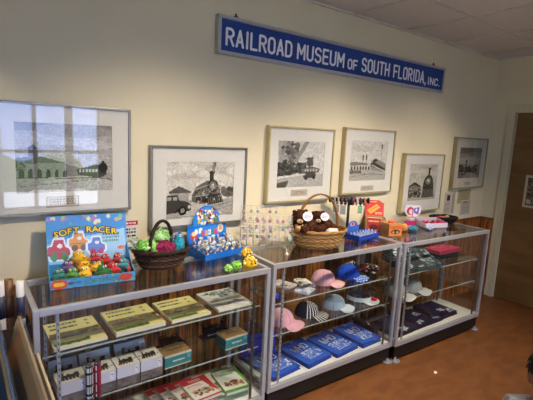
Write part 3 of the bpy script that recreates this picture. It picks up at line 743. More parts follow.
n = 20; ar = [(0, 0), (bw, 0), (bw, .60), (bw*.86, .60)] + [(bw*(.5+.36*math.cos(PI*i/n)), .60+.40*math.sin(PI*i/n)) for i in range(1, n)] + [(bw*.14, .60), (0, .60)]
vs = [(x, bd_+.02*z+.001, .01+z*HB) for x, z in ar]+[(x, bd_+.004+.02*z, .01+z*HB) for x, z in ar]; m_ = len(ar)
hdr.add(vs, [tuple(range(m_)), tuple(range(m_, 2*m_))[::-1]]+[(i, i+m_, (i+1) % m_+m_, (i+1) % m_) for i in range(m_)], blue)
hdr.build('header_card', PRINTG, bb, recalc=False)
R = random.Random(5); first = None
for j in range(4):
    for i in range(6):
        u = .022+(bw-.044)*i/5; v = .025+(bd_-.05)*j/3
        if first is None:
            first = thing('toy_bag', 'little clear bag of mixed toys in the bright blue arched box', 'bag', group='bagged toys in the blue arched box')
            MB().blob((0, 0, .024), (.024, .019, .026), None, 2, .3, 2, 3).build('clear_bag', PLASTIC, first)
            RR = random.Random(2); q = MB()
            for k in range(7): q.blob((RR.uniform(-.012, .012), RR.uniform(-.010, .010), .012+.004*k), (.009, .009, .009), C(RR.choice(['e9e5dc', 'e9e5dc', 'c94a3a', '5c94c9', 'd9c48a', '9a9a9a'])), 1, .3, 3, k)
            q.build('toys_inside', PRINT, first)
            MB().box(-.014, .014, -.003, .003, .044, .056, col=C('dfe3e6')).build('bag_top', PRINTG, first)
            o = first
        else: o = copy_tree(first)
        z = .018+.038*v/bd_
        o.location = bl+Matrix.Rotation(rz, 4, 'Z') @ Vector((u, v, z)); o.rotation_euler = (R.uniform(-.3, .3), R.uniform(-.3, .3), R.uniform(0, 6))

# --- squishy toys at the right front of the left case
def spiky(name, label, c, c2, loc, r, seed):
    o = thing(name, label, 'toy', loc)
    R = random.Random(seed); b = MB(); b.blob((0, 0, r*.8), (r, r*.85, r*.8), C(c), 3, .15, 3, seed)
    for k in range(34):
        an, el = R.uniform(0, 2*PI), R.uniform(-.3, 1.3)
        p = Vector((math.cos(an)*math.cos(el), .85*math.sin(an)*math.cos(el), math.sin(el)))*r*.95
        b.blob((p.x, p.y, max(p.z+r*.8, .011)), (r*.24, r*.24, r*.24), C(R.choice((c, c, c2))), 2, .3, 3, k)
    b.build('body', SQUISH, o)
    e = MB()
    for sx_ in (-1, 1): e.blob((sx_*r*.35, -r*.88, r*1.05), (r*.16, r*.12, r*.18), C('1c1c1a'), 2)
    e.build('eyes', PRINTG, o)
    return o
SQUISH = printed('soft_rubber', .35)
spiky('rubber_toy', 'bumpy yellow rubber toy at the front right of the leftmost case top', 'e3b512', 'f1e3a0', at(250, 268.5, z=TOP), .038, 3)
spiky('rubber_toy', 'bumpy yellow rubber toy behind the other yellow one near the wire rack', 'dcae10', 'f5ecc0', at(246, 258, z=TOP), .034, 5)
spiky('rubber_toy', 'bumpy lime green rubber toy lying in front of the blue arched box', '7fc43c', 'c9e89a', at(236, 270, z=TOP), .028, 7)
spiky('rubber_toy', 'smaller lime green rubber toy left of the other green one', '86cc40', 'd3ecb0', at(228, 272, z=TOP), .022, 9)

# --- wire keychain rack
wc = at(264, 250.5, z=TOP); wc = Vector((wc.x, -.24, TOP))
wr = thing('wire_rack', 'white wire counter rack hung with many tiny keychains between the display cases', 'rack', wc, -.55)
wire = M('cream_coated_wire', 'cfc9b8', .4, .2)
fr = MB()
RW, RH = .17, .295
for k in range(3):
    y = .045-.045*k; w_ = RW-.0*k; zt = RH-.055*k+.0
    fr.tube([(-w_, y, .03), (-w_, y, zt), (w_, y, zt), (w_, y, .03)], .0022, 6)
    zz = zt
    while zz > .06: fr.tube([(-w_, y, zz), (w_, y, zz)], .0016, 5); zz -= .05
    for i in range(9): fr.tube([(-w_+w_*2*i/8, y, .03), (-w_+w_*2*i/8, y, zt)], .0012, 5)
for xx in (-.13, .13):
    fr.tube([(xx, .07, .010), (xx, .03, .035), (xx, -.06, .035), (xx, -.095, .012)], .003, 6)
fr.tube([(-RW, .045, .03), (-RW, -.045, .03)], .0022).tube([(RW, .045, .03), (RW, -.045, .03)], .0022)
fr.build('wire_frame', wire, wr)
for xx in (-.13, .13):
    for yy in (.07, -.095): MB().blob((xx, yy, .0105), (.0105, .0105, .0105)).build('foot_ball', M('white_foot_ball', 'e9e6dd', .4), wr)
kc = None; R = random.Random(11)
KCOL = ['b9808a', 'd0b4bc', '93a8bc', 'a3b597', 'cfc294', 'bdb8ac', 'aaa0b8', 'dedad0', 'c9a488']
protos = []
for c in KCOL:
    m_ = M('keychain_enamel_'+c, c, .35)
    protos.append(m_)
cnt = 0; kbase = None
for k in range(3):
    y = .045-.045*k-.012; zt = RH-.055*k
    for row in range(3-(k == 2)):
        for i in range(8):
            if R.random() < .12: continue
            ci = R.randrange(len(KCOL))
            if kbase is None:
                kbase = [None]*len(KCOL)
            if kbase[ci] is None:
                o = thing('keychain', 'tiny coloured charm keychain hanging on the white wire rack', 'keychain', group='keychains on the wire rack')
                MB().tube([(.006*math.cos(t*PI/5), 0, .006*math.sin(t*PI/5)-.004) for t in range(10)], .0009, 5, closed=True).tube([(0, 0, -.010), (0, 0, -.018)], .001, 5).build('ring', ALU, o)
                s = MB(); 
                if ci % 3 == 0: s.prism([(.012*math.cos(t*PI/3), .012*math.sin(t*PI/3)-.029) for t in range(6)], -.002, .002, 'y')
                elif ci % 3 == 1: s.prism([(-.010, -.018), (.010, -.018), (.010, -.042), (-.010, -.042)], -.0015, .0015, 'y')
                else: s.blob((0, 0, -.029), (.011, .004, .011), sub=2)
                s.build('charm', protos[ci], o); kbase[ci] = o
            else: o = copy_tree(kbase[ci])
            o.location = wc+Matrix.Rotation(-.55, 4, 'Z') @ Vector((-RW+.02+(RW*2-.04)*i/7, y, zt-.006-row*.052))
            o.rotation_euler = (0, R.uniform(-.2, .2), -.55+R.uniform(-.5, .5)); cnt += 1

# --- big light wicker basket with plush
b2 = Vector((2.03, -.29, TOP))
basket('large light tan wicker basket with a tall handle and brown plush toys inside', b2, -.35, .145, .115, .20, .15, .125, .37, ['a57a46', '8c6436', 'b38c58'], '8a6032', .35, hr=.006)
def plush(label, loc, rz, tagc, seed, body='3a1f14', s=1):
    o = thing('plush_toy', label, 'plush toy', loc, rz); o.scale = (s,)*3
    R = random.Random(seed)
    b = MB()
    fur = lambda c, r, sd: b.blob(c, r, None, 4, .28, 6, sd, colf=lambda p: C(R.choice((body, '4a2a1a', '2c160e', '5c3622'))))
    fur((0, 0, .05), (.075, .06, .055), seed); fur((-.03, -.03, .105), (.05, .048, .045), seed+1); fur((-.062, -.01, .135), (.011, .010, .010), seed+2); fur((.0, -.02, .142), (.011, .010, .010), seed+3); fur((.07, -.03, .04), (.035, .03, .025), seed+4); fur((-.02, -.075, .05), (.025, .03, .022), seed+5)
    b.build('body', FURM, o)
    MB().blob((-.045, -.073, .095), (.018, .014, .013), C('c9a884'), 2).build('muzzle', CLOTH, o)
    e = MB().blob((-.055, -.071, .118), (.005, .004, .005), C('0c0a0a'), 2).blob((-.025, -.075, .118), (.005, .004, .005), C('0c0a0a'), 2).blob((-.046, -.087, .098), (.005, .004, .004), C('15100e'), 2); e.build('eyes_and_nose', PRINTG, o)
    t = Img(24, 24, 'ece6ea'); t.scribble(.15, .3, .85, .7, 3, tagc, 3)
    c_, s_ = .024, 0
    tg = MB().grid(t, (-.035, -.092, .10), (.056, 0, 0), (0, .016, .048), shape=lambda u, v: (u-.5)**2+(v-.5)**2 < .25)
    tg.add([(-.007+.028*math.cos(k*PI/8), -.083+.008*math.sin(k*PI/8), .124+.024*math.sin(k*PI/8)) for k in range(16)], [tuple(range(16))], C('ece6ea'))
    tg.build('round_paper_tag', PRINTG, o, recalc=False)
    return o
FURM = printed('shaggy_brown_fur', .95, 1, .1)
plush('shaggy dark brown plush toy with a round white tag, left in the light basket', b2+Vector((-.105, .03, .080)), -.45, 'b06a8a', 3, s=1.25)
plush('shaggy dark brown plush toy with a round purple tag, right in the light basket', b2+Vector((.065, .035, .080)), -.45, '7a5ab0', 8, s=1.1)
crumple('white_plush', 'white and brown plush paw toy at the front of the light basket', 'plush toy', 'e2dad2', b2+Vector((.03, -.09, .085)), (.035, .028, .03), 5, .3, ('e6dfd8', 'd9cfc6'))
crumple('white_plush', 'white plush toy with a pink patch at the front right of the light basket', 'plush toy', 'e2dad2', b2+Vector((.105, -.055, .085)), (.04, .028, .024), 7, .3, ('e6dfd8', 'dcb9b2', 'e9e3dc'))
crumple('tissue_paper', 'crumpled tan tissue paper spilling over the left of the light basket', 'paper', 'c99c68', b2+Vector((-.155, .02, .08)), (.05, .07, .06), 12, .7, ('cf9f68', 'b98a56', 'd9b080'))

# --- bracelet stand
bs = thing('bracelet_stand', 'black T-shaped stand with bracelets on its bar beside the red boxes', 'stand', (2.47, -.165, TOP), -.6)
MB().lathe([(.001, 0), (.05, 0), (.05, .008), (.012, .012), (.001, .012)], 24).build('base', BLACKP, bs)
MB().tube([(0, 0, .01), (0, 0, .285)], .011, 12).build('post', BLACKP, bs)
MB().tube([(-.15, 0, .288), (.15, 0, .288)], .016, 12).build('bar', BLACKP, bs)
for sx_ in (-1, 1): MB().lathe([(.001, -.006), (.024, -.006), (.026, 0), (.024, .006), (.001, .006)], 20, mat=Matrix.Translation((sx_*.153, 0, .288)) @ Matrix.Rotation(PI/2, 4, 'Y')).build('end_cap', BLACKP, bs)
BC = [('7a8a94', 'steel grey'), ('b9b4ac', 'pale silver'), ('5c2c2c', 'dark red'), ('3a3c44', 'charcoal'), ('1c1c20', 'black'), ('8c2f4a', 'wine red'), ('c9c2b4', 'cream'), ('2c2c36', 'dark blue'), ('b06a5a', 'salmon')]
for i, (c, nm) in enumerate(BC):
    xx = -.12+.030*i
    if abs(xx) < .012: xx += .016
    o = MB().tube([(0, .026*math.cos(t*PI/10), .026*math.sin(t*PI/10)) for t in range(20)], .0075, 8, closed=True).build('bracelet', M('bracelet_'+c, c, .45))
    o.location = Vector((2.47, -.165, TOP+.2785))+Matrix.Rotation(-.6, 4, 'Z') @ Vector((xx, 0, 0)); o.rotation_euler = (0, 0, -.6)
    tag(o, f'{nm} ring bracelet threaded on the bar of the black stand', 'bracelet', 'bracelets on the black stand')
im = Img(40, 20, '8f8d8a').scribble(.05, .1, .95, .9, 4, '6c6a68', 3)
for i, (u, w_, h_, c) in enumerate(((-.105, .05, .06, '8d8b88'), (-.05, .045, .075, '9b9995'), (.085, .035, .06, '4f8a5a'))):
    im = Img(16, 16, c).scribble(.1, .1, .9, .9, 5, '6c6a68' if i < 2 else 'a9c9a0', i+2)
    o = MB().grid(im, (-w_/2, -.0012, -h_), (w_, 0, 0), (0, 0, h_)).box(-w_/2, w_/2, -.001, .001, -h_, 0, col=C(c)).tube([(0, 0, 0), (0, .0, .022)], .0012, 5, C('2c2c2c')).build('price_tag', PRINTG)
    o.location = Vector((2.47, -.165, TOP+.248))+Matrix.Rotation(-.6, 4, 'Z') @ Vector((u, -.024, 0)); o.rotation_euler = (0, 0, -.6)
    tag(o, ('leftmost grey printed tag hanging from the bracelet bar', 'grey printed tag hanging near the post of the bracelet stand', 'green tag hanging at the right of the bracelet bar')[i], 'tag')

# --- blue counter tray
a_ = at(358.5, 241.5, z=TOP); b_ = at(378.5, 236.5, z=TOP); d = b_-a_; rz = math.atan2(d.y, d.x); tw = d.length
bt = thing('counter_tray', 'small royal blue counter tray with a round-topped card and rows of white tubes', 'tray', a_, rz); td = .11
q = MB().box(0, tw, -.002, .002, 0, .035, col=C('1f3fa8')).box(0, .003, 0, td, 0, .04, col=C('1b3a9c')).box(tw-.003, tw, 0, td, 0, .04, col=C('1b3a9c')).box(0, tw, 0, td, 0, .004, col=C('1b3a9c')).box(0, tw, td-.003, td, 0, .05, col=C('1f3fa8'))
q.build('tray', PRINTG, bt)
im = Img(40, 44, '4a7fd0'); im.rect(0, .5, 1, 1, '7fa4dc'); im.ell(.5, .3, .4, .3, '3460b8'); im.ell(.5, .3, .2, .18, 'c9a0a8'); im.ell(.5, .24, .09, .1, '8c3048'); im.scribble(.1, .6, .9, .8, 2, 'e6ecf4', 3)
hw = min(.16, tw*.7)
MB().grid(im, (0, td-.001, .03), (hw, 0, 0), (0, .01, .10), shape=lambda u, v: v < .6 or ((u-.5)/.42)**2+((v-.6)/.4)**2 < 1).box(0, hw, td, td+.003, .0, .09, col=C('3460b8')).build('header_card', PRINTG, bt, recalc=False)
base = None
for j in range(3):
    for i in range(7):
        if base is None:
            base = MB().lathe([(.006, 0), (.007, .002), (.007, .034), (.005, .038)], 12, C('e4e8f0')).lathe([(.0075, .034), (.0075, .044), (.001, .045)], 12, C('a9bde0')).build('white_tube', PRINTG)
            o = tag(base, 'small white tube standing in the royal blue counter tray', 'tube', None, None); o['group'] = 'white tubes in the blue tray'
        else: o = base.copy(); COL.objects.link(o)
        o.location = a_+Matrix.Rotation(rz, 4, 'Z') @ Vector((.02+(tw-.04)*i/6, .020+.032*j, .005)); o.rotation_euler = (0, 0, i)

# --- red and orange candy boxes
def print_box(name, label, cat, loc, rz, w, d, h, front, top, sidec, mat=None, group=None, side=None):
    o = MB(); t_ = .0006
    o.box(0, w, 0, d, 0, h, col=C(sidec))
    if front is not None: o.grid(front, (0, -t_, 0), (w, 0, 0), (0, 0, h))
    if top is not None: o.grid(top, (0, 0, h+t_), (w, 0, 0), (0, d, 0))
    if side is not None: o.grid(side, (-t_, d, 0), (0, -d, 0), (0, 0, h))
    ob = o.build(name, mat or PRINTG, None, recalc=False); ob.location = loc; ob.rotation_euler = (0, 0, rz)
    return tag(ob, label, cat, group)
a_ = at(365.5, 231.0, z=TOP)
rz = -.75
rb = thing('counter_display_box', 'open cardboard counter box with a bright red header and red front panel', 'display box', a_, rz)
w_ = .16; d_ = .13; h_ = .115
im = Img(48, 40, 'b88a5a'); im.rect(.04, .0, .72, 1, 'c4281e'); im.scribble(.1, .15, .66, .3, 1, 'f0d8b0', 3); im.ell(.4, .66, .24, .2, '5e1712'); im.ell(.3, .72, .06, .09, '2a100c'); im.ell(.52, .72, .06, .09, '2a100c')
MB().grid(im, (0, -.0008, 0), (w_, 0, 0), (0, 0, h_)).box(0, w_, 0, .003, 0, h_, col=C('b08354')).box(0, .003, 0, d_, 0, h_, col=C('a87c50')).box(w_-.003, w_, 0, d_, 0, h_, col=C('b48656')).box(0, w_, 0, d_, 0, .003, col=C('b08354')).box(0, w_, d_-.003, d_, 0, h_, col=C('b08354')).box(.003, w_-.003, .003, d_-.003, h_-.02, h_-.016, col=C('e0cfb0')).build('carton', PRINT, rb, recalc=False)
im = Img(60, 56, 'cf2a22'); im.poly([(.12, .62), (.62, .22), (.80, .42), (.30, .86)], 'e8a62c'); im.line(.25, .66, .68, .34, .03, 'a3201a'); im.scribble(.55, .7, .9, .85, 2, 'f0d0b0', 3); im.rect(0, 0, .06, 1, 'b3221c'); im.scribble(.1, .05, .6, .14, 1, 'f3c9a0', 5)
tri = lambda u, v: v < .85 or (u > .1 and u < .75)
q = MB().grid(im, (0, d_+.0, h_-.01), (w_, 0, 0), (0, .04, .14), shape=tri).add([(0, d_+.002, h_-.01), (w_, d_+.002, h_-.01), (w_, d_+.042, h_+.105), (w_*.75, d_+.045, h_+.13), (w_*.1, d_+.045, h_+.13), (0, d_+.042, h_+.105)], [(0, 1, 2, 3, 4, 5)], C('8f5c34'))
q.build('header_card', PRINT, rb, recalc=False)
im = Img(44, 40, 'cf8a4a'); im.rect(.05, .1, .95, .9, 'd9793a'); im.ell(.5, .66, .34, .2, '3a2a20'); im.ell(.35, .7, .08, .1, 'c9a070'); im.ell(.65, .7, .08, .1, 'c9a070'); im.scribble(.1, .15, .9, .4, 2, '8f3418', 3)
tp = Img(30, 30, 'd99a68').speck(0, 0, 1, 1, ('e8703a', 'f0b080', 'c2482a', '7a4a2c'), 40, .07, 3)
print_box('candy_box', 'orange and brown printed box beside the red-headed carton', 'box', at(388.5, 236, z=TOP), -.3, .125, .11, .095, im, tp, 'c48a54', PRINT)
crumple('snack_packet', 'small orange packet lying on the orange and brown box', 'packet', 'd9743a', at(388.5, 236, z=TOP)+Vector((.07, .035, .0965)), (.035, .022, .012), 2, .4, ('e0803f', 'c95a2c'))
crumple('snack_packet', 'orange and yellow packet standing right of the orange box', 'packet', 'd9943a', at(404, 231, z=TOP), (.03, .022, .034), 4, .4, ('e8a04f', 'd9683c', 'efc98a'))
crumple('snack_packet', 'teal blue packet at the front of the rightmost case top', 'packet', '2c7f96', at(413, 230.5, z=TOP), (.06, .03, .022), 6, .35, ('2a7a92', '23687d', '3b93a8'))
crumple('snack_packet', 'pale lilac and blue packet in front of the silver tray', 'packet', 'a9b4d6', at(429, 229.5, z=TOP), (.045, .028, .018), 9, .35, ('aab6da', 'd9d3e6', '8291c4'))
crumple('black_pouch', 'black pouch lying behind the orange packets below the fifth drawing', 'pouch', '1c1e1c', at(402, 218.5, z=TOP), (.05, .03, .02), 11, .35, ('1a1c1a', '2c302c'))
# heart print gift bag
gb_l = at(414, 221, z=TOP)
gb = thing('heart_gift_box', 'white heart-shaped card with pink and lilac hearts standing at the back of the rightmost case', 'card', (3.36, -.15, TOP-.0), -.55)
im = Img(44, 44, 'ece4ea')
im.ell(.36, .38, .22, .26, 'c8486a'); im.ell(.42, .42, .13, .16, 'f0d8e0'); im.poly([(.55, .2), (.9, .1), (.85, .6), (.6, .5)], '7a6ac0'); im.ell(.72, .3, .06, .1, 'dcd6f0'); im.line(.5, .2, .5, .7, .04, 'b0436e'); im.rect(.2, .72, .9, .8, 'c85a96')
hs = lambda u, v: (((u-.5)*2.3)**2+((v-.52)*2.3)**2-1)**3 - ((u-.5)*2.3)**2*((v-.52)*2.3)**3 < 0
hm = MB().grid(im, (-.09, .0105, .045), (.18, 0, 0), (0, 0, .17), shape=hs)
hp = [(.0040*16*math.sin(t)**3*1.28, .13+.0045*(13*math.cos(t)-5*math.cos(2*t)-2*math.cos(3*t)-math.cos(4*t))*1.18) for t in [2*PI*k/30 for k in range(30)]]
hm.prism(hp, .012, .018, 'y', C('ddd2dc')).box(-.07, .07, 0, .03, 0, .045, col=C('c02f78')); hm.build('heart_card', PRINTG, gb, recalc=False); gb.scale = (.88,)*3
# silver tray with pink sweets
a_ = at(417, 229, z=TOP); b_ = at(441, 226.5, z=TOP); rz = -.30
st = thing('counter_tray', 'silvery white counter tray holding pink and red sweets near the right end', 'tray', Vector((3.36, -.29, TOP)), rz)
w_ = .25; d_ = .15
MB().box(0, w_, 0, .003, 0, .045, col=C('d6cfdc')).box(0, w_, d_-.003, d_, 0, .07, col=C('c9b8cc')).prism([(0, 0), (d_, 0), (d_, .07), (0, .045)], 0, .003, 'x', C('cfc6d4')).prism([(0, 0), (d_, 0), (d_, .07), (0, .045)], w_-.003, w_, 'x', C('d9a0c4')).box(0, w_, 0, d_, 0, .003, col=C('2a1c24')).build('tray', PRINTG, st)
R = random.Random(4); base = {}
for k in range(16):
    c = R.choice(['c2244a', 'd9487c', '3a1420', 'b01c3c', 'd98aa8'])
    nm = {'c2244a': 'red', 'd9487c': 'pink', '3a1420': 'dark', 'b01c3c': 'deep red', 'd98aa8': 'pale pink'}[c]
    if c not in base:
        base[c] = MB().blob((0, 0, .017), (.021, .017, .015), C(c), 2, .25, 3, k).build('wrapped_sweet', PRINTG); o = base[c]
        tag(o, f'{nm} wrapped sweet lying in the silvery counter tray', 'sweet', 'sweets in the silvery tray')
    else: o = base[c].copy(); COL.objects.link(o)
    o.location = Vector((3.36, -.29, TOP))+Matrix.Rotation(rz, 4, 'Z') @ Vector((.026+(k % 8)*.028, .04+(k//8)*.06, .008+(k % 2)*.012)); o.rotation_euler = (0, 0, R.uniform(0, 3))
# black basket at the back right
b3 = Vector((3.72, -.31, TOP)); b3 = at(443, 222.5, z=TOP)
basket('low black wicker basket with pinkish sweets at the right end of the case tops', b3, -.5, .10, .07, .125, .085, .055, .075, ['1c1614', '120e0d', '2a2220'], '17110f', .0, rows=6)
base = {}
for k in range(14):
    c = R.choice(['c9705c', 'd98a78', '7f9a58', 'e0b8a0', 'a83c3c'])
    nm = {'c9705c': 'coral', 'd98a78': 'salmon', '7f9a58': 'green', 'e0b8a0': 'cream', 'a83c3c': 'dark red'}[c]
    if c not in base:
        base[c] = MB().blob((0, 0, .012), (.016, .014, .012), C(c), 2, .2, 3, k).build('wrapped_sweet', PRINTG); o = base[c]
        tag(o, f'{nm} round sweet heaped in the low black basket', 'sweet', 'sweets in the black basket')
    else: o = base[c].copy(); COL.objects.link(o)
    an = k*2.4; rr = .02+.055*(k % 5)/5
    o.location = b3+Vector((rr*1.2*math.cos(an), rr*.8*math.sin(an), .045+.006*(k % 3)))
# ------------------------------------------------------------------ inside the left case
ZU, ZL, ZD = .7365, .4765, .1665
def yellow_cover(seed, white=False):
    im = Img(56, 64, 'd9d08a' if not white else 'd8d5cc')
    if not white:
        im.scribble(.08, .06, .62, .18, 1, '3b4a4a', seed, .8); im.scribble(.08, .22, .62, .34, 1, '3b4a4a', seed+1, .8)
        im.ell(.82, .14, .04, .035, '5c6a4a'); im.ell(.82, .30, .04, .035, '5c6a4a'); im.rect(.02, .46, .98, .68, '6b5a40'); im.speck(.02, .48, .98, .66, ('4a3f2e', '8a7858', '5c6050'), 50, .05, seed)
        im.rect(.02, .84, .7, .93, '4c6a3a'); im.speck(.05, .84, .7, .93, ('2f4a2a',), 14, .03, seed)
    else:
        im.speck(.2, .08, .98, .38, ('4a5f6a', '8a9aa0', '6a7a60', 'b9b0a0'), 60, .05, seed); im.scribble(.05, .1, .4, .2, 1, '3a3a3a', 3); im.rect(.03, .5, .97, .66, '8c8a80'); im.scribble(.06, .52, .9, .64, 1, '5a584f', seed); im.scribble(.1, .8, .8, .86, 1, '8a8880', seed)
    return im
bks = [((76, 333), .245, 'yellow paperback book with a brown photo band, nearest the left end of the upper shelf', 0, .04), ((132, 318), .265, 'yellow paperback book with a brown photo band, second from the left on the upper shelf', 0, .02),
       ((182, 308.5), .245, 'yellow paperback book with a brown photo band, beside the white-covered one', 0, .02), ((225, 299), .245, 'white-covered paperback with a coloured photo strip at the right of the upper shelf', 1, .01)]
for k, (pp, w_, lb, wh, a) in enumerate(bks):
    c = at(*pp, z=ZU+.012)
    im = yellow_cover(k*3+2, wh)
    w_ -= .015; l = Vector((c.x-w_/2, -.478, ZU)); d_ = .275
    print_box('paperback_book', lb, 'book', l, a*.3, w_, d_, .014 if k != 1 else .02, None, im, 'e6e2cf', PRINT, 'books on the upper glass shelf')
def loco_img(bg, w=44, h=24, ink='161616', c2=None, seed=1):
    im = Img(w, h, bg)
    if c2: im.rect(0, .75, 1, 1, c2)
    im.speck(0, .5, 1, .8, ('8f9a94', '6f7a70'), 10, .04, seed)
    im.rect(.2, .45, .75, .68, ink); im.rect(.66, .32, .82, .68, ink); im.rect(.25, .26, .31, .45, ink); im.rect(.22, .22, .34, .28, ink); im.ell(.46, .44, .05, .1, ink)
    for i in range(5): im.ell(.25+i*.12, .74, .05, .10, ink)
    im.poly([(.1, .8), (.2, .6), (.2, .8)], ink); im.ell(.3, .12, .09, .08, '9a9aa0')
    return im
# white boxes over grey boxes at the front of the lower shelf
where = ['third from the right', 'second from the right', 'rightmost', 'leftmost']
for k, (x0, w_) in enumerate(((.305, .128), (.437, .128), (.570, .112), (.686, .115))):
    lb = ['at the left end', 'behind the rolled bandanas', 'left of the rightmost one', 'nearest the teal boxes'][k]
    gi = Img(30, 10, '6f6664').noise(.2, k, 5, 3); ti = Img(20, 20, '5c5654')
    print_box('train_car_box', f'grey train car box under a white one, {lb}', 'box', (x0, -.488, ZL), 0, w_, .115, .045, gi, ti, '5c5654', PRINT, 'grey boxes at the front of the lower shelf')
    fi = Img(40, 20, 'd3d0dc'); fi.rect(.8, .2, .93, .8, 'eceaf0'); fi.scribble(.83, .3, .9, .7, 2, '5a5a66', 3)  # cool window daylight painted into the lavender front; top kept warm
    ti = loco_img('d9d4c8', 44, 30, '221c16', seed=k)
    print_box('train_car_box', f'white train car box with a black engine pictured on top, {lb}', 'box', (x0+.001, -.486, ZL+.046), 0, w_-.002, .11, .058, fi, ti, 'cfccd2', PRINT, 'white boxes at the front of the lower shelf')
cards = [(.30, .13, -.33, '8f9aa4', 'left'), (.44, .15, -.33, 'a9b3bd', 'middle'), (.615, .165, -.325, '93a0ae', 'right')]
for k, (x0, w_, y, c, nm) in enumerate(cards):
    im = loco_img(c, 50, 32, '14161a', 'c3c6c4' if k else None, seed=k+4)
    if k == 2: im.rect(.8, .1, 1, .9, 'c9ced0'); im.scribble(.84, .2, .97, .8, 4, '8a9094', 3)
    o = print_box('boxed_train_set', f'blue grey train set box picturing a black engine, {nm} one leaning behind the white boxes', 'box', (x0, y, ZL+.012), 0, w_, .03, .115, im, None, '3c4248', PRINT, 'train set boxes leaning on the lower shelf')
    o.rotation_euler = (-.45, 0, 0)
for k, x0 in enumerate((.33, .49, .66)):
    im = loco_img(['6c6258', '5d6668', '4a4c50'][k], 44, 26, '15130f', '8c7f6c', seed=k+8)
    o = print_box('boxed_train_set', 'darker train set box standing in the back row of the lower shelf, ' + ['left', 'middle', 'right'][k] + ' of three', 'box', (x0, -.215, ZL+.006), 0, .14, .028, .10, im, None, '2f2d2b', PRINT, 'back row train set boxes')
    o.rotation_euler = (-.25, 0, 0)
# teal boxes
for k, (pp, lb) in enumerate((((165, 370), 'teal train car box with a wooden-looking lid near the middle of the lower shelf'), ((226.5, 351.5), 'teal train car box with a wooden-looking lid at the right end of the lower shelf'))):
    fi = Img(50, 22, '2f7f80'); fi.rect(0, 0, 1, .12, 'd9d4c0'); fi.rect(0, .9, 1, 1, 'c9c4b0'); fi.scribble(.3, .4, .75, .65, 1, 'd6e4dc', 3); fi.rect(.84, .2, .96, .55, '5aa3a0')
    ti = Img(44, 30, '8a6f4c').noise(.15, 3, 3, 6); ti.scribble(.2, .35, .85, .6, 1, '3a2a1a', 5); ti.rect(0, 0, 1, .08, 'c9b48c'); ti.rect(0, .92, 1, 1, 'c9b48c')
    si = Img(20, 22, '27696c'); si.rect(0, 0, 1, .12, 'c9c4b0')
    c = at(*pp, z=ZL); print_box('train_car_box', lb, 'box', (c.x, -.455 if k == 0 else -.45, ZL), .03, .155, .105, .07, fi, ti, '27696c', PRINT, 'teal train car boxes', si)
# black model engines on plinths
def model_loco(label, loc, rz, s=1, bc='15171a'):
    o = thing('model_locomotive', label, 'model train', loc, rz, 'model engines on the lower shelf'); o.scale = (s,)*3
    MB().box(-.10, .10, -.03, .03, 0, .014, bev=.003).build('display_base', M('dark_display_base', '22262a', .4), o)
    b = MB().tube([(-.06, 0, .048), (.06, 0, .048)], .017, 14).box(-.085, -.045, -.018, .018, .032, .078, bev=.003).box(-.09, -.04, -.021, .021, .078, .083).tube([(.045, 0, .06), (.045, 0, .084)], [.006, .009], 10).blob((.005, 0, .066), (.009, .009, .010)).blob((-.02, 0, .066), (.007, .007, .008)).box(-.08, .075, -.014, .014, .024, .034)
    b.prism([(.062, .016), (.098, .016), (.066, .036)], -.018, .018, 'y'); b.build('engine_body', M('black_model_enamel', bc, .35), o)
    for i in range(4):
        for s_ in (-1, 1):
            MB().lathe([(.001, -.002), (.0105, -.002), (.0105, .002), (.001, .002)], 14, mat=Matrix.Translation((-.06+.031*i, s_*.019, .025)) @ Matrix.Rotation(PI/2, 4, 'X')).build('wheel', M('grey_model_wheel', '4a4c4e', .4), o)
    MB().box(-.065, .04, -.0225, -.021, .022, .026).box(-.065, .04, .021, .0225, .022, .026).build('side_rod', ALU, o)
c = at(172, 347, z=ZL); model_loco('black model engine on a dark base left of the other, above the middle teal box', Vector((c.x, -.235, ZL)), .1, .85)
c = at(223, 334, z=ZL); model_loco('black model engine on a dark base behind the right hand teal box', Vector((1.245, -.255, ZL)), .05, 1.05)
# rolled bandanas standing at the shelf front
def roll(label, loc, cols, r, h, rx=0):
    o = thing('rolled_bandana', label, 'bandana', loc); o.rotation_euler = (rx, 0, .3)
    im = Img(24, 30, cols[0]); 
    for i in range(0, 24, 2):
        im.rect(i/24, 0, (i+1)/24, 1, cols[(i//2) % len(cols)])
    for j in (6, 16, 24): im.rect(0, j/30, 1, (j+2)/30, cols[-1])
    n = 24; vs = [(r*math.cos(2*PI*i/n), r*math.sin(2*PI*i/n), h*j/30) for j in range(31) for i in range(n)]
    fs = []; cs = []
    for j in range(30):
        for i in range(n): fs.append((j*n+i, j*n+(i+1) % n, (j+1)*n+(i+1) % n, (j+1)*n+i)); cs.append(tuple(im.a[29-j, i]))
    MB().add(vs, fs, cs, True).build('cloth', CLOTH, o)
    MB().lathe([(.001, h*.99), (r*.8, h), (r*1.02, h*.985), (r*1.02, h*.93)], 24, C('3a3c44')).lathe([(.001, 0), (r*1.02, 0), (r*1.02, .01), (.001, .011)], 24, C('3a3c44')).build('end_fold', CLOTH, o)
roll('rolled bandana of black, white and grey stripes at the front of the left case', (.437, -.506, ZL), ['d9d9dc', '1c1c20', 'e3e3e6', '6a6a70', '22222a'], .0155, .175)
roll('rolled bandana with a broad red stripe beside the black and white roll', (.474, -.506, ZL), ['b01c34', 'b01c34', 'e3e3e6', '2a2a32', '9c1830'], .0155, .178)

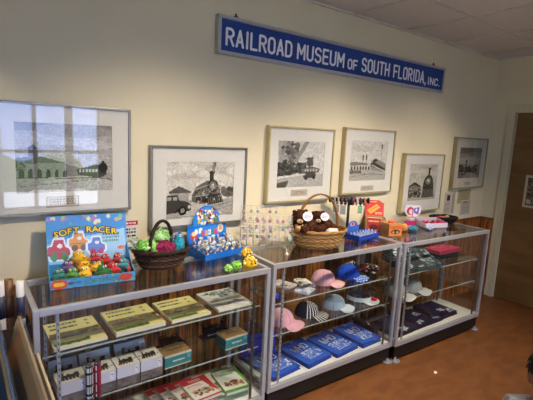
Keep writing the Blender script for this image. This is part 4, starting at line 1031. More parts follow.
# TRAIN books on the white deck
def train_cover(c, seed, w=54, h=70):
    im = Img(w, h, 'e2dfd6'); im.rect(0, 0, 1, .05, c); im.rect(0, .95, 1, 1, c)
    if c == 'b3202a':
        im.rect(0, .0, 1, .24, c); im.text('TRAIN', 14, 6, 1, 'f2ece4'); im.poly([(.7, 0), (1, 0), (1, .9), (.85, .6)], c); im.scribble(.1, .3, .65, .42, 2, 'b3202a', seed)
    else:
        im.text('TRAIN', 16, 6, 1, '22261e'); im.rect(.2, .2, .75, .3, '8fc98a'); im.poly([(.86, 0), (1, 0), (1, 1), (.94, .9)], '5fae3c'); im.rect(0, .9, 1, 1, '4f9a3a')
    im.ell(.5, .7, .34, .12, 'c9bfae'); im.speck(.12, .56, .86, .8, ('6a3a2c', 'a35a3a', '3a3a34', 'c9a07a'), 50, .045, seed); im.ell(.3, .42, .12, .08, 'cfe0c9' if c != 'b3202a' else 'e9cfc9')
    return im
tb = [((.845, -.385), 'b3202a', 0, .12, 'red and white TRAIN book lying lowest and furthest back of the fanned red ones'), ((.893, -.425), 'b3202a', 1, .08, 'red and white TRAIN book second up in the fan of red ones'),
      ((.945, -.465), 'b3202a', 2, .10, 'red and white TRAIN book third up in the fan of red ones'), ((.995, -.502), 'b3202a', 3, .03, 'red and white TRAIN book on top of the fan of red ones'),
      ((1.215, -.42), '4f9a3a', 0, -.02, 'green and white TRAIN book lying lowest and furthest back of the green ones'), ((1.195, -.495), '4f9a3a', 2, -.10, 'green and white TRAIN book on top at the right front of the case deck'), ((1.165, -.445), '4f9a3a', 1, -.12, 'green and white TRAIN book in the middle of the green ones')]
for k, ((x, y), c, lv, a, lb) in enumerate(tb):
    im = train_cover(c, k+2)
    fi = Img(30, 4, 'd9d4c8'); fi.rect(0, .75, 1, 1, c)
    o = print_box('train_book', lb, 'book', (x, y, ZD+.0225*lv), a, .165, .215 if k < 4 else .24, .021, fi, im, 'd9d4c8' if c != '4f9a3a' else '7fb46a', PRINT, 'TRAIN books on the deck of the left case')
for k, (x, y) in enumerate(((.36, -.49), (.60, -.49))):
    im = Img(50, 20, '9a8a78').noise(.15, k, 8, 3); im.rect(.45, 0, .53, 1, 'c9c2b8'); im.scribble(.1, .3, .4, .7, 2, '5c5046', k+3)
    print_box('long_carton', ['long brown carton with a white label at the left of the white deck', 'long brown carton with a white label beside the red TRAIN books'][k], 'carton', (x, y, ZD), .02, .225, .11, .075, Img(20, 8, '7a6c5e'), im, '7a6c5e', PRINT)

# ------------------------------------------------------------------ middle case: caps, packs, shirts
def cap(label, loc, rz, colf, brimc, name='baseball_cap', group=None, brimf=None, s=1, button=None, strap='44444c', crush=0):
    o = thing(name, label, 'cap', loc, rz, group); o.scale = (s,)*3
    n, m_ = 72, 12; A, B, H = .083, .098, .105
    def crown(off, nm):
        vs = []; 
        for j in range(m_+1):
            t = j/m_*PI/2
            for i in range(n):
                an = 2*PI*i/n; c, s_ = math.cos(an), math.sin(an)
                rr = math.cos(t)**.75
                k = 1-.012*(abs(math.sin(an*3))**8)
                vs.append(((A-off)*rr*c*k, (B-off)*rr*s_*k, (H-off)*math.sin(t)**.9*(1-crush*.25*(1-s_)*math.sin(t))+ .0))
        fs = []; cs = []
        for j in range(m_):
            for i in range(n):
                fs.append((j*n+i, j*n+(i+1) % n, (j+1)*n+(i+1) % n, (j+1)*n+i)); cs.append(C(colf((i+.5)/n, (j+.5)/m_)))
        return vs, fs, cs
    vs, fs, cs = crown(0, 'crown'); q = MB().add(vs, fs, cs, True)
    vs, fs, cs = crown(.003, 'in'); q.add(vs, [f[::-1] for f in fs], C('2c2a2e'), True); q.build('crown', CLOTH, o, recalc=False)
    # brim, towards -y
    q = MB(); nu, nv = 30, 6
    for dz in (0, -.003):
        vs = []; fs = []; cs = []
        for j in range(nv+1):
            for i in range(nu+1):
                an = -PI/2+(i/nu-.5)*1.9; t = j/nv
                ex = .075*(math.cos((i/nu-.5)*1.9*.82))**.8*t
                x, y = (A*.99+ex*.8)*math.cos(an), (B*.99)*math.sin(an)-ex
                z = .012+.008*(1-t)-.55*x*x*(1+t)*2.2+dz+.004
                vs.append((x, y, max(z, .001+(.003 if dz == 0 else 0))))
        for j in range(nv):
            for i in range(nu):
                fs.append((j*(nu+1)+i, j*(nu+1)+i+1, (j+1)*(nu+1)+i+1, (j+1)*(nu+1)+i)); cs.append(C(brimf((i+.5)/nu, (j+.5)/nv) if brimf else brimc))
        q.add(vs, fs, cs, True)
    q.build('brim', CLOTH, o, recalc=False)
    MB().blob((0, 0, H*(1-crush*.25)+.001), (.007, .007, .004), C(button or brimc), 2).build('button', CLOTH, o)
    return o
pos = at(290, 324, z=ZL); pink = lambda u, v: 'd9a3b0' if (u*6) % 1 > .06 else 'c08796'
cap('dusty pink cap at the left end of the lower shelf in the middle case', Vector((1.71, -.325, ZL+.001)), .55, pink, 'd9a3b0', s=.95, group='caps on the lower shelf')
strp = lambda u, v: '1f2438' if .22 < u < .50 else ('d3d0cc' if (u*24) % 1 > .5 else '2a2e40')
cap('navy cap with white engineer stripes beside the pink cap', Vector((1.955, -.315, ZL+.001)), .62, strp, 'c9c5bf', s=.9, group='caps on the lower shelf', brimf=lambda u, v: 'd3d0cc' if (u*10) % 1 > .5 else '2a2e40')
lb_ = lambda u, v: '8a98aa' if v > .4 and .3 < u < .7 else ('9fb0c2' if (u*6) % 1 > .06 else '8797a9')
cap('light blue cap with a pale brim on the lower shelf, right of the striped cap', Vector((2.225, -.315, ZL+.001)), .68, lb_, 'c3d0dc', s=.9, group='caps on the lower shelf')
cap('dusty pink cap with a pale pink brim on the upper shelf of the middle case', Vector((2.085, -.325, .6965)), .72, pink, 'e2b4bd', s=.9, group='caps on the upper shelf')
bl2 = lambda u, v: '1f49b8' if (u*6) % 1 > .06 else '183c98'
def dots(u, v): return 'c9d6f0' if (int(u*16)*7+int(v*6)*5) % 3 == 0 else '2a5cc8'
cap('bright royal blue cap with a white-dotted brim on the upper shelf', Vector((2.345, -.325, .6965)), .55, bl2, '2a5cc8', group='caps on the upper shelf', brimf=dots, s=.92)
# sun visor with a strawberry
vz = thing('sun_visor', 'white and grey sun visor with a red strawberry shape on its brim', 'visor', Vector((2.50, -.315, ZL+.001)), .6); vz.scale = (.92,)*3
n = 30; q = MB()
for off, c in ((0, 'c9d2da'), (.003, '55606c')):
    vs = [((.085-off+.004*j)*math.cos(2*PI*i/n), (.10-off+.004*j)*math.sin(2*PI*i/n), .012+.035*(1-j)) for j in range(2) for i in range(n)]
    q.add(vs, [(i, (i+1) % n, (i+1) % n+n, i+n) for i in range(n)], C(c), True)
q.build('band', CLOTH, vz, recalc=False)
q = MB(); vs = []; nu, nv = 16, 5
for dz in (0, -.003):
    vs = []; fs = []
    for j in range(nv+1):
        for i in range(nu+1):
            an = -PI/2+(i/nu-.5)*2.0; t = j/nv; ex = .075*math.cos((i/nu-.5)*1.6)*t
            vs.append(((.086+ex*.7)*math.cos(an), .102*math.sin(an)-ex, max(.014-.9*((.086)*math.cos(an))**2+dz, .001+(.003 if dz == 0 else 0))))
    fs = [(j*(nu+1)+i, j*(nu+1)+i+1, (j+1)*(nu+1)+i+1, (j+1)*(nu+1)+i) for j in range(nv) for i in range(nu)]
    q.add(vs, fs, [C('b9c6d2' if (k % nu) > 2 and (k % nu) < 13 else 'e2e4e6') for k in range(len(fs))], True)
q.build('brim', CLOTH, vz, recalc=False)
MB().blob((.02, -.13, .022), (.032, .026, .013), C('c41f2c'), 3).build('strawberry', CLOTH, vz); 
# packs on the upper shelf
c = Vector((1.765, -.37, .6965))
specs = [('white and dark red folded packet of pencils at the left of the upper shelf', 'd9cfc9', ('7a2028', '2c2a2a', 'c9bfb9'), (0, .05, 0), .3, .11, .15), ('white packet with a black engine print on the upper shelf beside the pink cap', 'e0dcd6', ('1f1f1f', '3a3a3a'), (.115, .03, .0), -.2, .10, .14),
         ('blue and white packet at the front edge of the upper shelf', 'c9cfe0', ('3558b8', '2c4aa0', 'e6e6ee'), (.055, -.09, 0), .45, .12, .10)]
for k, (lb, bg, cc, dl, a, w_, d_) in enumerate(specs):
    im = Img(40, 40, bg).speck(.05, .3, .95, .95, cc, 40, .06, k+3); im.scribble(.1, .06, .8, .2, 1, cc[0], k)
    o = MB().grid(im, (0, 0, .014), (w_, 0, 0), (0, d_, 0), disp=lambda u, v: Vector((0, 0, .006*math.sin(u*5)+.004*math.sin(v*7)))).box(0, w_, 0, d_, 0, .013, col=C(bg)).build('souvenir_packet', PRINTG, recalc=False)
    put(o, c+Vector(dl), a); tag(o, lb, 'packet', 'packets on the upper shelf')
rs = thing('ribbon_rosette', 'royal blue ribbon rosette at the left end of the upper shelf', 'rosette', Vector((1.585, -.40, .6965)))
q = MB()
for k in range(10):
    an = 2*PI*k/10; q.tube([(0, 0, .02), (.022*math.cos(an), .022*math.sin(an), .032), (.036*math.cos(an+.2), .036*math.sin(an+.2), .018), (.03*math.cos(an+.3), .03*math.sin(an+.3), .006)], .006, 6, C(('1d37a8', '2444c0')[k % 2]))
q.build('petals', PRINT, rs); MB().blob((0, 0, .030), (.012, .012, .008), C('8fa4dc')).build('centre', PRINT, rs)
# beaded dark bundles at the right of the upper shelf
crumple('beaded_scarf', 'dark scarf with red and white beads at the right end of the middle upper shelf', 'scarf', '2a1c1c', Vector((2.585, -.32, .6965)), (.075, .08, .032), 5, .45, ('1c1818', '2a1c1c', '8c2430', 'c9c0b4', '3a4a3a', '141414'))
crumple('beaded_scarf', 'black scarf with pale beads behind the red-beaded one', 'scarf', '1a1a1c', Vector((2.52, -.20, .6965)), (.06, .04, .035), 8, .45, ('1c1c20', '2a2c30', 'b9b4aa', '121214'))

def shirt(label, loc, rz, c, w_, d_, h_, pim=None, layers=2, group=None, rx=0, name='folded_shirt', neck=True, seed=1, edge=None):
    o = thing(name, label, 'shirt', loc, rz, group); o.rotation_euler = (rx, 0, rz)
    q = MB(); R = random.Random(seed)
    for k in range(layers):
        z0 = h_*k/layers; j = .006*(k % 2)
        q.box(j, w_-j, j*.5, d_-j, z0+.0006, h_*(k+1)/layers-.001, col=C((edge or c) if k % 2 == 0 else c), bev=.006)
    q.build('folds', CLOTH, o)
    im = pim or Img(16, 16, c)
    dsp = lambda u, v: Vector((0, 0, .0035*noise.noise(Vector((u*5+seed, v*4, seed)))+.003*(1-(2*u-1)**8)*(1-(2*v-1)**8)-.004))
    MB().grid(im, (.004, .004, h_+.0035), (w_-.008, 0, 0), (0, d_-.008, 0), disp=dsp, smooth=True).build('printed_front', CLOTH, o, recalc=False)
    if neck:
        MB().tube([(w_/2-.055, d_-.012, h_+.003), (w_/2-.04, d_-.035, h_+.004), (w_/2, d_-.05, h_+.0045), (w_/2+.04, d_-.035, h_+.004), (w_/2+.055, d_-.012, h_+.003)], .005, 6, C(edge or c)).build('collar', CLOTH, o)
    return o
def blue_print(seed, c='1f3fa0'):
    im = Img(56, 60, c); R = random.Random(seed)
    for i, ch in enumerate('OHIO' if False else 'WHO'):
        pass
    im.text('WHO', 10, 16, 2, 'dfe6f6', dy=-1)
    im.ell(.56, .70, .36, .17, '4f72cc'); im.speck(.2, .54, .92, .86, ('cfd9f0', '8fa6e0', '5c7ccc', 'e3e9f6'), 60, .025, seed)
    for k in range(5): im.line(.3, .56+.045*k, .85, .53+.05*k, .012, 'a9bbe6')
    im.scribble(.25, .84, .8, .9, 1, '9fb4e6', seed)
    im.ell(.5, .1, .03, .025, 'c9b0a0')
    return im
SB = [((1.56, -.468), .10, 2, .02, 'royal blue folded shirt with white print, nearest the left post of the middle case'), ((1.855, -.478), .12, 2, .025, 'royal blue folded shirt with white print, second from the left on the deck'),
      ((2.13, -.482), .10, 2, .02, 'royal blue folded shirt with white print, third from the left on the deck'), ((2.40, -.482), .03, 2, .03, 'royal blue folded shirt with white print at the right of the deck')]
for k, ((x, y), a, l, h_, lb) in enumerate(SB):
    shirt(lb, Vector((x, y, ZD)), a, '1b52b8', .25 if k < 3 else .225, .315, h_+.008, blue_print(k+3, '1f5cc8'), 3, 'royal blue shirts on the deck', seed=k+2, edge='18489f')
shirt('royal blue folded shirt lying at the back left corner behind the first pile', Vector((1.52, -.150, ZD)), 0, '2047c0', .30, .035, .16, None, 6, None, neck=False, seed=9)
im = Img(40, 40, '161c34'); im.line(.1, .75, .9, .5, .06, 'c9ccd4')
shirt('dark navy folded shirt with a white stripe at the right end of the middle case', Vector((2.625, -.40, ZD)), .0, '141a30', .055, .24, .075, im, 3, seed=4, neck=False)
shirt('folded pinkish red shirt at the back right of the middle upper shelf', Vector((2.44, -.178, .735)), 0, 'b83a52', .2, .045, .05, None, 2, neck=False, seed=11) if False else None

# ------------------------------------------------------------------ right case
def navy_print(seed, rot=0):
    im = Img(44, 46, '07143a'); R = random.Random(seed)
    im.rect(.47, .06, .55, .12, 'c9ccd6'); im.scribble(.58, .72, .9, .92, 3, 'b9c2d6', seed); im.speck(.55, .7, .95, .95, ('8fa0c4', 'd3dae6'), 18, .03, seed)
    return im
def cl(u, v, z): return loc_in('c', u, v, z)
rc = -.0336
NS = [((.10, .045), .16, 0, 'nearest the left post at the front of the deck'), ((.31, .055), .12, 0, 'second from the left at the front, with white print at its corner'), ((.545, .06), .10, 0, 'at the middle of the deck'), ((.79, .075), .06, 0, 'at the right end of the row on the white deck')]
for k, ((u, v), a, lv, lb) in enumerate(NS):
    w_ = .235
    shirt('navy folded shirt '+lb, cl(u-.03 if k else u-.04, v, ZD), rc+.03, '07143a', w_-.005, .28, .028+.006*(k % 2), navy_print(k+2), 2, 'navy shirts on the deck of the right case', seed=k+20, edge='050f2c')
shirt('dark navy folded shirt on top of two others, with a white size tag', cl(.36, .10, ZD+.041), rc+.25, '07143a', .2, .24, .025, navy_print(9), 2, 'navy shirts on the deck of the right case', seed=31, edge='050f2c')
shirt('dark navy folded shirt lying across the right hand pair', cl(.62, .10, ZD+.042), rc-.12, '07143a', .21, .235, .025, navy_print(12), 2, 'navy shirts on the deck of the right case', seed=33, edge='050f2c')
# dark patterned shirts on the upper shelf
def pattern(seed, bg, cols, stripes=False):
    im = Img(44, 44, bg).speck(0, 0, 1, 1, cols, 60, .055, seed)
    if stripes:
        for i in range(6): im.line(.1+i*.13, .1, .25+i*.13, .6, .03, cols[0])
    return im
PS = [((.05, .05), 0, .1, '30373c', ('99a4aa', '5a6570', 'b0babe'), True, 'black folded shirt with a grey barred print at the front left of the upper shelf'), ((.22, .06), 0, -.15, '2c3338', ('728085', '4a585c', '9aa6a8'), False, 'dark grey patterned shirt lying along the front of the upper shelf'),
      ((.12, .08), 1, .3, '30383c', ('66747a', '48545c', '8a969a'), False, 'charcoal patterned shirt draped on top of the pile in the right case'), ((.36, .07), 0, .35, '1c2226', ('4a585c', '2f3a40'), False, 'rightmost dark patterned shirt on the upper shelf, slanting back'),
      ((.03, .14), 2, .05, '1f2740', ('c3c9d6', '8f9ab4', 'd6dae4'), False, 'navy shirt with white spots on top of the dark pile at the left')]
for k, ((u, v), lv, a, bg, cc, stp, lb) in enumerate(PS):
    shirt(lb, cl(u+.01, v-.008, .698+.046*lv), rc+a, bg, .29 if lv == 0 else .27, .24, .043, pattern(k+4, bg, cc, stp), 4, 'patterned shirts on the upper shelf', seed=k+40, rx=.38, edge=cc[1])
for k, (u, c, nm) in enumerate(((.46, 'b52e50', 'pinkish red'), )):
    im = Img(30, 30, 'bd3558').speck(.1, .2, .9, .8, ('d9708a', 'a02846'), 25, .05, 3)
    pk = shirt('pinkish red folded shirt at the back of the right case upper shelf', cl(.72, .16, .7445), rc, 'b52e50', .34, .17, .034, im, 3, seed=50, edge='a82848', neck=False)
shirt('plain dark grey folded shirt under the pinkish red one in the right case', cl(.74, .17, .6965), rc, '2a2c30', .30, .15, .044, None, 2, seed=52, edge='24262a', neck=False)
o = shirt('second pinkish red folded shirt at the back left corner of the right case', cl(.24, .285, .7665), rc, 'b52e50', .20, .08, .035, None, 2, seed=51, edge='a82848', neck=False)
shirt('charcoal folded shirt at the back left of the right case under a pinkish red one', cl(.24, .285, .6965), rc, '2a2c30', .20, .08, .069, None, 3, seed=55, edge='34373c', neck=False)
# pale grey caps
grey = lambda u, v: '8f9392' if (u*6) % 1 > .06 else '7b7f7e'
for k, (u, v, a, lb) in enumerate(((.14, .16, .4, 'pale grey cap at the left of the lower shelf in the right case'), (.36, .17, .6, 'pale grey cap right of another grey one in the right case'), (.25, .30, .2, 'pale grey cap behind the two front grey ones'))):
    cap(lb, cl(u, v if k < 2 else .27, ZL+.010 if False else .4865), rc+a, grey, 'b3b6b4', group='grey caps in the right case', s=1.0 if k < 2 else .8)
# ------------------------------------------------------------------ browsing bin at the left end
bin_ = thing('print_browser_bin', 'black sided floor bin with a pale top edge holding upright prints at the left end', 'bin', (-.36, -1.28, 0))
BW, BD, BH = .585, .70, .80
edge_ = M('pale_edge_strip', 'c9b694', .6)
MB().box(BW-.022, BW, 0, BD, .02, BH).build('side_panel', BLACKM, bin_)
MB().box(0, .022, 0, BD, .02, BH).build('side_panel', BLACKM, bin_)
MB().box(BW-.0075, BW+.001, -.001, BD+.001, BH, BH+.006).build('edge_strip', edge_, bin_)
MB().box(0, .022, 0, BD, BH, BH+.006).build('edge_strip', edge_, bin_)
MB().box(.022, BW-.022, 0, .02, .02, .35).build('end_panel', BLACKM, bin_)
MB().box(.022, BW-.022, BD-.02, BD, .02, .78).build('end_panel', BLACKM, bin_)
MB().box(.022, BW-.022, .02, BD-.02, .10, .12).build('bottom_board', BLACKM, bin_)
for a in (.02, BW-.06):
    for b in (.02, BD-.06): MB().box(a, a+.04, b, b+.04, 0, .02).build('foot', BLACKP, bin_)
SLV = [(.515, .99, 'a58e74', 'grey tan backed print in a clear sleeve, nearest the display case'), (.452, .965, '2f5486', 'print with a dark blue face, second from the display case in the floor bin'), (.392, .95, '7d6650', 'brown backed print in a clear sleeve in the middle of the floor bin'),
       (.335, .945, 'a58a68', 'tan backed print left of the middle brown one'), (.280, .93, '6f6152', 'dark brown backed print at the left of the floor bin')]
for k, (x, zt, c, lb) in enumerate(SLV):
    x -= .225
    h = (zt-.127)/math.cos(.262)
    im = Img(30, 40, c).noise(.06, k, 6, 8); im.rect(0, 0, 1, .03, 'c9b694' if c != '23446e' else '3f6aa4')
    o = thing('sleeved_print', lb, 'print', (-.36+x, -1.245, .126), 0, 'sleeved prints in the floor bin'); o.rotation_euler = (0, .262, 0)
    MB().box(-.004, .004, .0, .64, .0, h, col=C(c)).grid(im, (.0046, 0, 0), (0, .64, 0), (0, 0, h)).grid(im, (-.0046, .64, 0), (0, -.64, 0), (0, 0, h)).build('backing_board', PRINT, o, recalc=False)
    MB().box(-.0065, .0065, -.004, .644, -.0, h+.012).build('clear_sleeve', PLASTIC, o)
for k, (x, y, zt, c, lb) in enumerate(((.072, -.62, 1.085, 'e6e2e0', 'white paper roll in the dark holder left of the display cases'), (.145, -.615, 1.07, 'dcd8da', 'white paper roll in the dark holder beside the display case'), (.110, -.65, 1.10, '6a4426', 'brown cardboard tube between two white paper rolls'))):
    pass
hol = thing('roll_holder', 'dark floor holder of upright paper rolls squeezed between the bin and the first case', 'holder', (.083, -.51, 0))
q = MB(); HX, HY, HZ = .20, .12, .90
HX = .13
q.box(0, HX, 0, .006, .01, HZ).box(0, HX, HY-.006, HY, .01, HZ).box(0, .006, .006, HY-.006, .01, HZ).box(HX-.006, HX, .006, HY-.006, .01, HZ).box(.006, HX-.006, .006, HY-.006, .01, .03)
q.build('box_body', M('dark_brown_board', '2a1a16', .6), hol)
for k, (x, y, zt, r, c, c2, lb) in enumerate(((.028, .035, 1.10, .016, 'd6d2d2', '2a2c44', 'white paper roll with a navy wrap, left one in the floor holder'), (.098, .035, 1.085, .015, 'e0dcdc', '262a4a', 'white paper roll with a navy wrap, right beside the first case'), (.062, .075, 1.085, .017, '7a5434', '4a2e1c', 'brown cardboard tube between the two white paper rolls'))):
    o = thing('paper_roll', lb, 'paper roll', (.083+x, -.51+y, .031), 0, None)
    n_ = zt-.031
    MB().lathe([(r*.55, n_-.02), (r*.6, n_), (r, n_), (r, n_-.07), (r, 0), (.001, 0)], 20, C(c)).build('roll', PRINT, o)
    MB().lathe([(r+.001, n_-.16), (r+.0018, n_-.16), (r+.0018, n_-.065), (r+.001, n_-.065)], 20, C(c2)).build('wrap', PRINT, o)

# ------------------------------------------------------------------ kneeling boy at the lower right
def skin_obj(name, joints, edges, mat, sub=2, root=0):
    me = bpy.data.meshes.new(name); me.from_pydata([j[0] for j in joints], edges, []); o = bpy.data.objects.new(name, me); COL.objects.link(o)
    m = o.modifiers.new('skin', 'SKIN'); sl = me.skin_vertices[0].data if me.skin_vertices else None
    if sl is None:
        bm = bmesh.new(); bm.from_mesh(me); bm.verts.layers.skin.verify(); bm.to_mesh(me); bm.free(); sl = me.skin_vertices[0].data
    for i, j in enumerate(joints):
        r = j[1]; sl[i].radius = (r, r) if not isinstance(r, tuple) else r
    sl[root].use_root = True
    s = o.modifiers.new('sub', 'SUBSURF'); s.levels = sub; s.render_levels = sub
    dg = bpy.context.evaluated_depsgraph_get(); nm = bpy.data.meshes.new_from_object(o.evaluated_get(dg)); bpy.data.objects.remove(o)
    return nm
def me_to_mb(mb, me, mat=None, col=None):
    mb.add([v.co.copy() for v in me.vertices], [list(p.vertices) for p in me.polygons], col, True, 0, mat)
J = []; E_ = []
def jj(p, r, par=None):
    J.append((Vector(p), r)); i = len(J)-1
    if par is not None: E_.append((par, i))
    return i
# local frame: facing -y, knees on the floor, sitting on the heels; height .89
pel = jj((0, 0, .245), (.095, .085)); sp1 = jj((0, -.005, .35), (.085, .075), pel); sp2 = jj((0, -.01, .50), (.092, .075), sp1); ch = jj((0, -.008, .63), (.085, .05), sp2); nk = jj((0, -.005, .69), .034, ch); nk2 = jj((0, -.012, .73), .033, nk)
hands = []
for s in (-1, 1):
    sh = jj((s*.118, 0, .645), .040, ch); el = jj((s*.168, -.03, .46), .030, sh); wr_ = jj((s*.10, -.20, .345), .021, el); pm = jj((s*.085, -.255, .325), (.026, .014), wr_)
    hands.append((s, Vector((s*.085, -.255, .325))))
    hp_ = jj((s*.075, -.03, .22), .07, pel); kn = jj((s*.10, -.29, .085), .052, hp_); sn = jj((s*.095, -.12, .052), .042, kn); an_ = jj((s*.09, .06, .04), .032, sn); to = jj((s*.09, .15, .032), .026, an_)
body = skin_obj('b', J, E_, None, 2, 0)
mb = MB(); me_to_mb(mb, body)
for s, p in hands:
    for k in range(4):
        x = s*(-.018+.012*k); L = (.040, .046, .044, .034)[k] if s > 0 else (.034, .044, .046, .040)[k]
        pts = [p+Vector((x, -.005, 0)), p+Vector((x*1.15, -.03, .004)), p+Vector((x*1.2, -.03-L*.5, -.004)), p+Vector((x*1.2, -.03-L*.8, -.02))]
        mb.tube(pts, [.0085, .0075, .007, .006], 8)
        mb.blob(tuple(pts[-1]), (.006, .006, .006), None, 2)
    pts = [p+Vector((-s*.018, .01, 0)), p+Vector((-s*.036, -.015, -.002)), p+Vector((-s*.036, -.04, -.008))]
    mb.tube(pts, [.010, .0085, .007], 8); mb.blob(tuple(pts[-1]), (.007, .007, .007), None, 2)
# head (centre z .79, half height .105), turned towards +x
HR = Matrix.Translation((0, -.012, .785)) @ Matrix.Rotation(.0, 4, 'Z')
hv = MB().blob((0, 0, 0), (.074, .088, .100), None, 4)
hv.blob((0, -.022, -.045), (.052, .058, .052), None, 3).blob((0, -.068, -.078), (.020, .016, .014), None, 3)
hv.blob((0, -.088, -.012), (.010, .014, .020), None, 3).blob((0, -.094, -.026), (.013, .011, .009), None, 3)
for s in (-1, 1):
    hv.blob((s*.076, .010, -.012), (.009, .018, .026), None, 3).blob((s*.040, -.062, -.035), (.022, .02, .02), None, 3)
hv.blob((0, -.082, -.052), (.020, .010, .005), None, 3).blob((0, -.081, -.059), (.017, .010, .006), None, 3)
mb.add(hv.v, hv.f, None, True, 0, HR)
skinm = M('warm_brown_skin', '9c6a50', .55, var=.04, scale=14)
tmp = mb.build('tmp', skinm, None)
tmp.modifiers.new('r', 'REMESH').mode = 'VOXEL'; tmp.modifiers['r'].voxel_size = .0045
sm = tmp.modifiers.new('s', 'SMOOTH'); sm.factor = .5; sm.iterations = 4
dg = bpy.context.evaluated_depsgraph_get(); bme = bpy.data.meshes.new_from_object(tmp.evaluated_get(dg)); bpy.data.objects.remove(tmp)
for p in bme.polygons: p.use_smooth = True
bme.name = 'body'; bme.materials.clear(); bme.materials.append(skinm)
boy = thing('person', 'boy with short black hair in a white shirt kneeling at the lower right', 'person', (1.95, -1.82, 0), -.85)
ob = bpy.data.objects.new('body', bme); COL.objects.link(ob); ob.parent = boy
# eyes, brows, lips
e = MB()
for s in (-1, 1):
    e.blob((s*.030, -.0765, -.004), (.0125, .006, .007), C('e6ded6'), 2, mat=HR).blob((s*.030, -.0815, -.004), (.0055, .003, .0055), C('1a100c'), 2, mat=HR)
e.build('eyes', PRINTG, boy)
hr = MB()
R = random.Random(3)
bm_ = MB().blob((0, .010, .014), (.083, .092, .099), None, 4)
keep = [f for f in bm_.f if all(True for _ in f)]
def hair_ok(f):
    c = sum((Vector(bm_.v[i]) for i in f), Vector())/len(f)
    if c.z > .060: return True
    if c.y > .03: return c.z > -.055 or (c.y > .045 and c.z > -.075)
    if c.y > -.035: return c.z > .018
    return c.z > .045-(.02 if abs(c.x) > .05 else 0)
hr.add(bm_.v, [f for f in bm_.f if hair_ok(f)], C('0d0b0b'), True, 0, HR)
for k in range(420):
    an, el = R.uniform(0, 2*PI), R.uniform(.05, 1.5)
    d = Vector((math.cos(an)*math.cos(el), math.sin(an)*math.cos(el), math.sin(el)))
    p = Vector((d.x*.081, .010+d.y*.09, .014+d.z*.097))
    if p.y < -.04 and p.z < .055: continue
    if p.y < .035 and p.z < .03: continue
    tdir = Vector((R.uniform(-.4, .4), -.7, R.uniform(-.5, .1))).normalized(); tdir = (tdir-d*tdir.dot(d)).normalized()
    hr.tube([p, p+d*.006+tdir*.012, p+d*.004+tdir*.026], [.0030, .0024, .0008], 5, C(R.choice(('0d0b0b', '171212', '221a18'))), mat=HR)
for s in (-1, 1): hr.tube([(s*.018, -.083, .016), (s*.032, -.082, .021), (s*.046, -.073, .016)], [.0018, .0024, .001], 6, C('120d0c'), mat=HR)
hr.build('hair', PRINT, boy, recalc=False)
MB().blob((0, -.0915, -.0555), (.017, .0035, .0055), C('8f4a44'), 3, mat=HR).build('lips', PRINT, boy)
# shirt and shorts
J = []; E_ = []
pel = jj((0, 0, .215), (.112, .10)); sp1 = jj((0, -.005, .33), (.105, .093), pel); sp2 = jj((0, -.01, .50), (.107, .090), sp1); ch = jj((0, -.008, .62), (.100, .070), sp2); nk = jj((0, -.005, .672), (.052, .048), ch)
for s in (-1, 1):
    sh = jj((s*.125, 0, .642), .050, ch); el = jj((s*.162, -.02, .515), .050, sh)
sme = skin_obj('s', J, E_, None, 2, 0)
im_sh = M('white_patterned_shirt_cloth', 'd9d4cc', .9, var=.12, scale=60, bump=.2, color2='a9a8a4')
q = MB(); me_to_mb(q, sme); q.build('shirt', im_sh, boy)
J = []; E_ = []
pel = jj((0, .0, .215), (.108, .10)); 
for s in (-1, 1):
    hp_ = jj((s*.078, -.04, .205), .082, pel); kn = jj((s*.098, -.22, .125), .068, hp_)
q = MB(); me_to_mb(q, skin_obj('h', J, E_, None, 2, 0)); q.build('shorts', fab('2c3244'), boy)

# ------------------------------------------------------------------ lights
def area(name, loc, rot, sx, sy, power, color, spread=PI):
    l = bpy.data.lights.new(name, 'AREA'); l.shape = 'RECTANGLE'; l.size = sx; l.size_y = sy; l.energy = power; l.color = color; l.spread = spread
    o = bpy.data.objects.new(name, l); COL.objects.link(o); o.location = loc; o.rotation_euler = rot; return o
def spot(name, loc, target, power, color, size, blend, rad=.06):
    l = bpy.data.lights.new(name, 'SPOT'); l.energy = power; l.color = color; l.spot_size = size; l.spot_blend = blend; l.shadow_soft_size = rad
    o = bpy.data.objects.new(name, l); COL.objects.link(o); o.location = loc; d = Vector(target)-Vector(loc); o.rotation_euler = d.to_track_quat('-Z', 'Y').to_euler(); return o
WARM = (1, .87, .69)
cans = [((1.0, -1.55), 1), ((2.4, -1.6), 1), ((3.8, -1.6), 1), ((.0, -3.3), 0), ((3.2, -3.3), 0), ((-.1, -.34), 1), ((-1.0, -1.6), 1)]  # rear pair and far-left can are added, unseen fixtures
TRIMW = M('white_lamp_trim', 'e0ddd5', .5); LAMPM = M('glowing_lamp_face', 'fff0d0', .5, emit=6)
for (x, y), on in cans:
    c = thing('ceiling_downlight', 'round recessed ceiling downlight', 'light', (x, y, ZC-.03), group='recessed ceiling downlights')
    MB().lathe([(.075, .0), (.095, .0), (.095, .03), (.088, .03), (.088, .006), (.075, .006)], 28).build('trim_ring', TRIMW, c)
    MB().lathe([(.001, .010), (.075, .010), (.075, .014), (.001, .014)], 24).build('lamp_face', LAMPM, c)
    c['label'] = 'recessed ceiling downlight ' + {1.0: 'above the floor in front of the left case', 2.4: 'above the floor in front of the middle case', 3.8: 'above the floor in front of the right case', 0.0: 'added behind the visitor on the left', 3.2: 'added behind the visitor on the right', -1.0: 'added furthest left, over the floor beside the bin', -.1: 'close to the wall above the leftmost drawing'}[x]
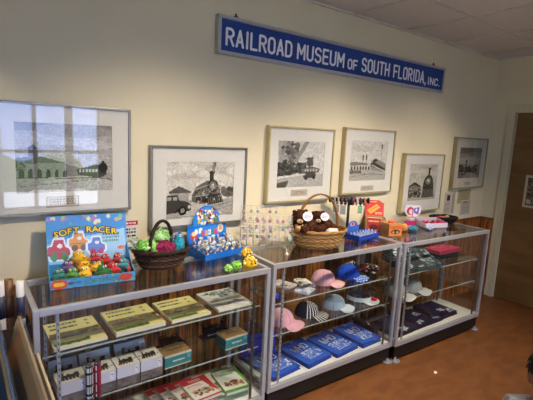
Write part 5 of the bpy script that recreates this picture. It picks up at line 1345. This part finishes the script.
spot('lamp_left', (1.0, -1.55, ZC-.04), (1.0, -.25, .6), 290, WARM, 1.5, 1)
spot('lamp_middle', (2.4, -1.6, ZC-.04), (2.35, -.25, .6), 360, WARM, 1.5, 1)
spot('lamp_right', (3.8, -1.6, ZC-.04), (3.5, -.25, .6), 190, WARM, 1.5, 1)
spot('added_fill_left', (-1.0, -1.6, ZC-.04), (-.4, -1.0, 0), 130, WARM, 1.4, 1)  # added lamp, brightens the prints in the bin from the left
spot('added_fill_rear', (0, -3.3, ZC-.04), (0, -3.3, 0), 90, WARM, 2.4, 1)  # added unseen lamp, lights the floor to bounce onto the ceiling
spot('added_fill_rear', (3.2, -3.3, ZC-.04), (3.2, -3.3, 0), 80, WARM, 2.4, 1)  # second added lamp for the same ceiling bounce
spot('lamp_wall_washer', (-.1, -.34, ZC-.04), (-.1, -.34, 0), 14, WARM, 1.183, .08, .02)
# daylight
wd = bpy.data.worlds.new('daylight'); scene.world = wd; wd.use_nodes = True
bg = wd.node_tree.nodes['Background']; bg.inputs[0].default_value = (.58, .70, 1, 1); bg.inputs[1].default_value = 15.0
o = area('window_portal', ((WX0+WX1)/2, YF-.02, (WZ0+WZ1)/2), (PI/2, 0, 0), WX1-WX0, WZ1-WZ0, 1, (1, 1, 1)); o.data.cycles.is_portal = True
sl = bpy.data.lights.new('sun', 'SUN'); sl.energy = 16; sl.angle = .01; sl.color = (1, .97, .93); so = bpy.data.objects.new('sun', sl); COL.objects.link(so)
so.rotation_euler = Vector((.15, -.42, -1)).to_track_quat('-Z', 'Y').to_euler()
scene.view_settings.view_transform = 'Standard'; scene.view_settings.look = 'None'; scene.view_settings.gamma = 1; scene.view_settings.use_curve_mapping = False
scene.view_settings.exposure = 0.0
scene.cycles.max_bounces = 10; scene.cycles.transparent_max_bounces = 24; scene.cycles.caustics_reflective = False; scene.cycles.caustics_refractive = False
scene.cycles.use_denoising = True
# drop the property keys that are not wanted
for o in bpy.data.objects:
    for k in ('label', 'category', 'group'):
        if k in o and o[k] is None: del o[k]
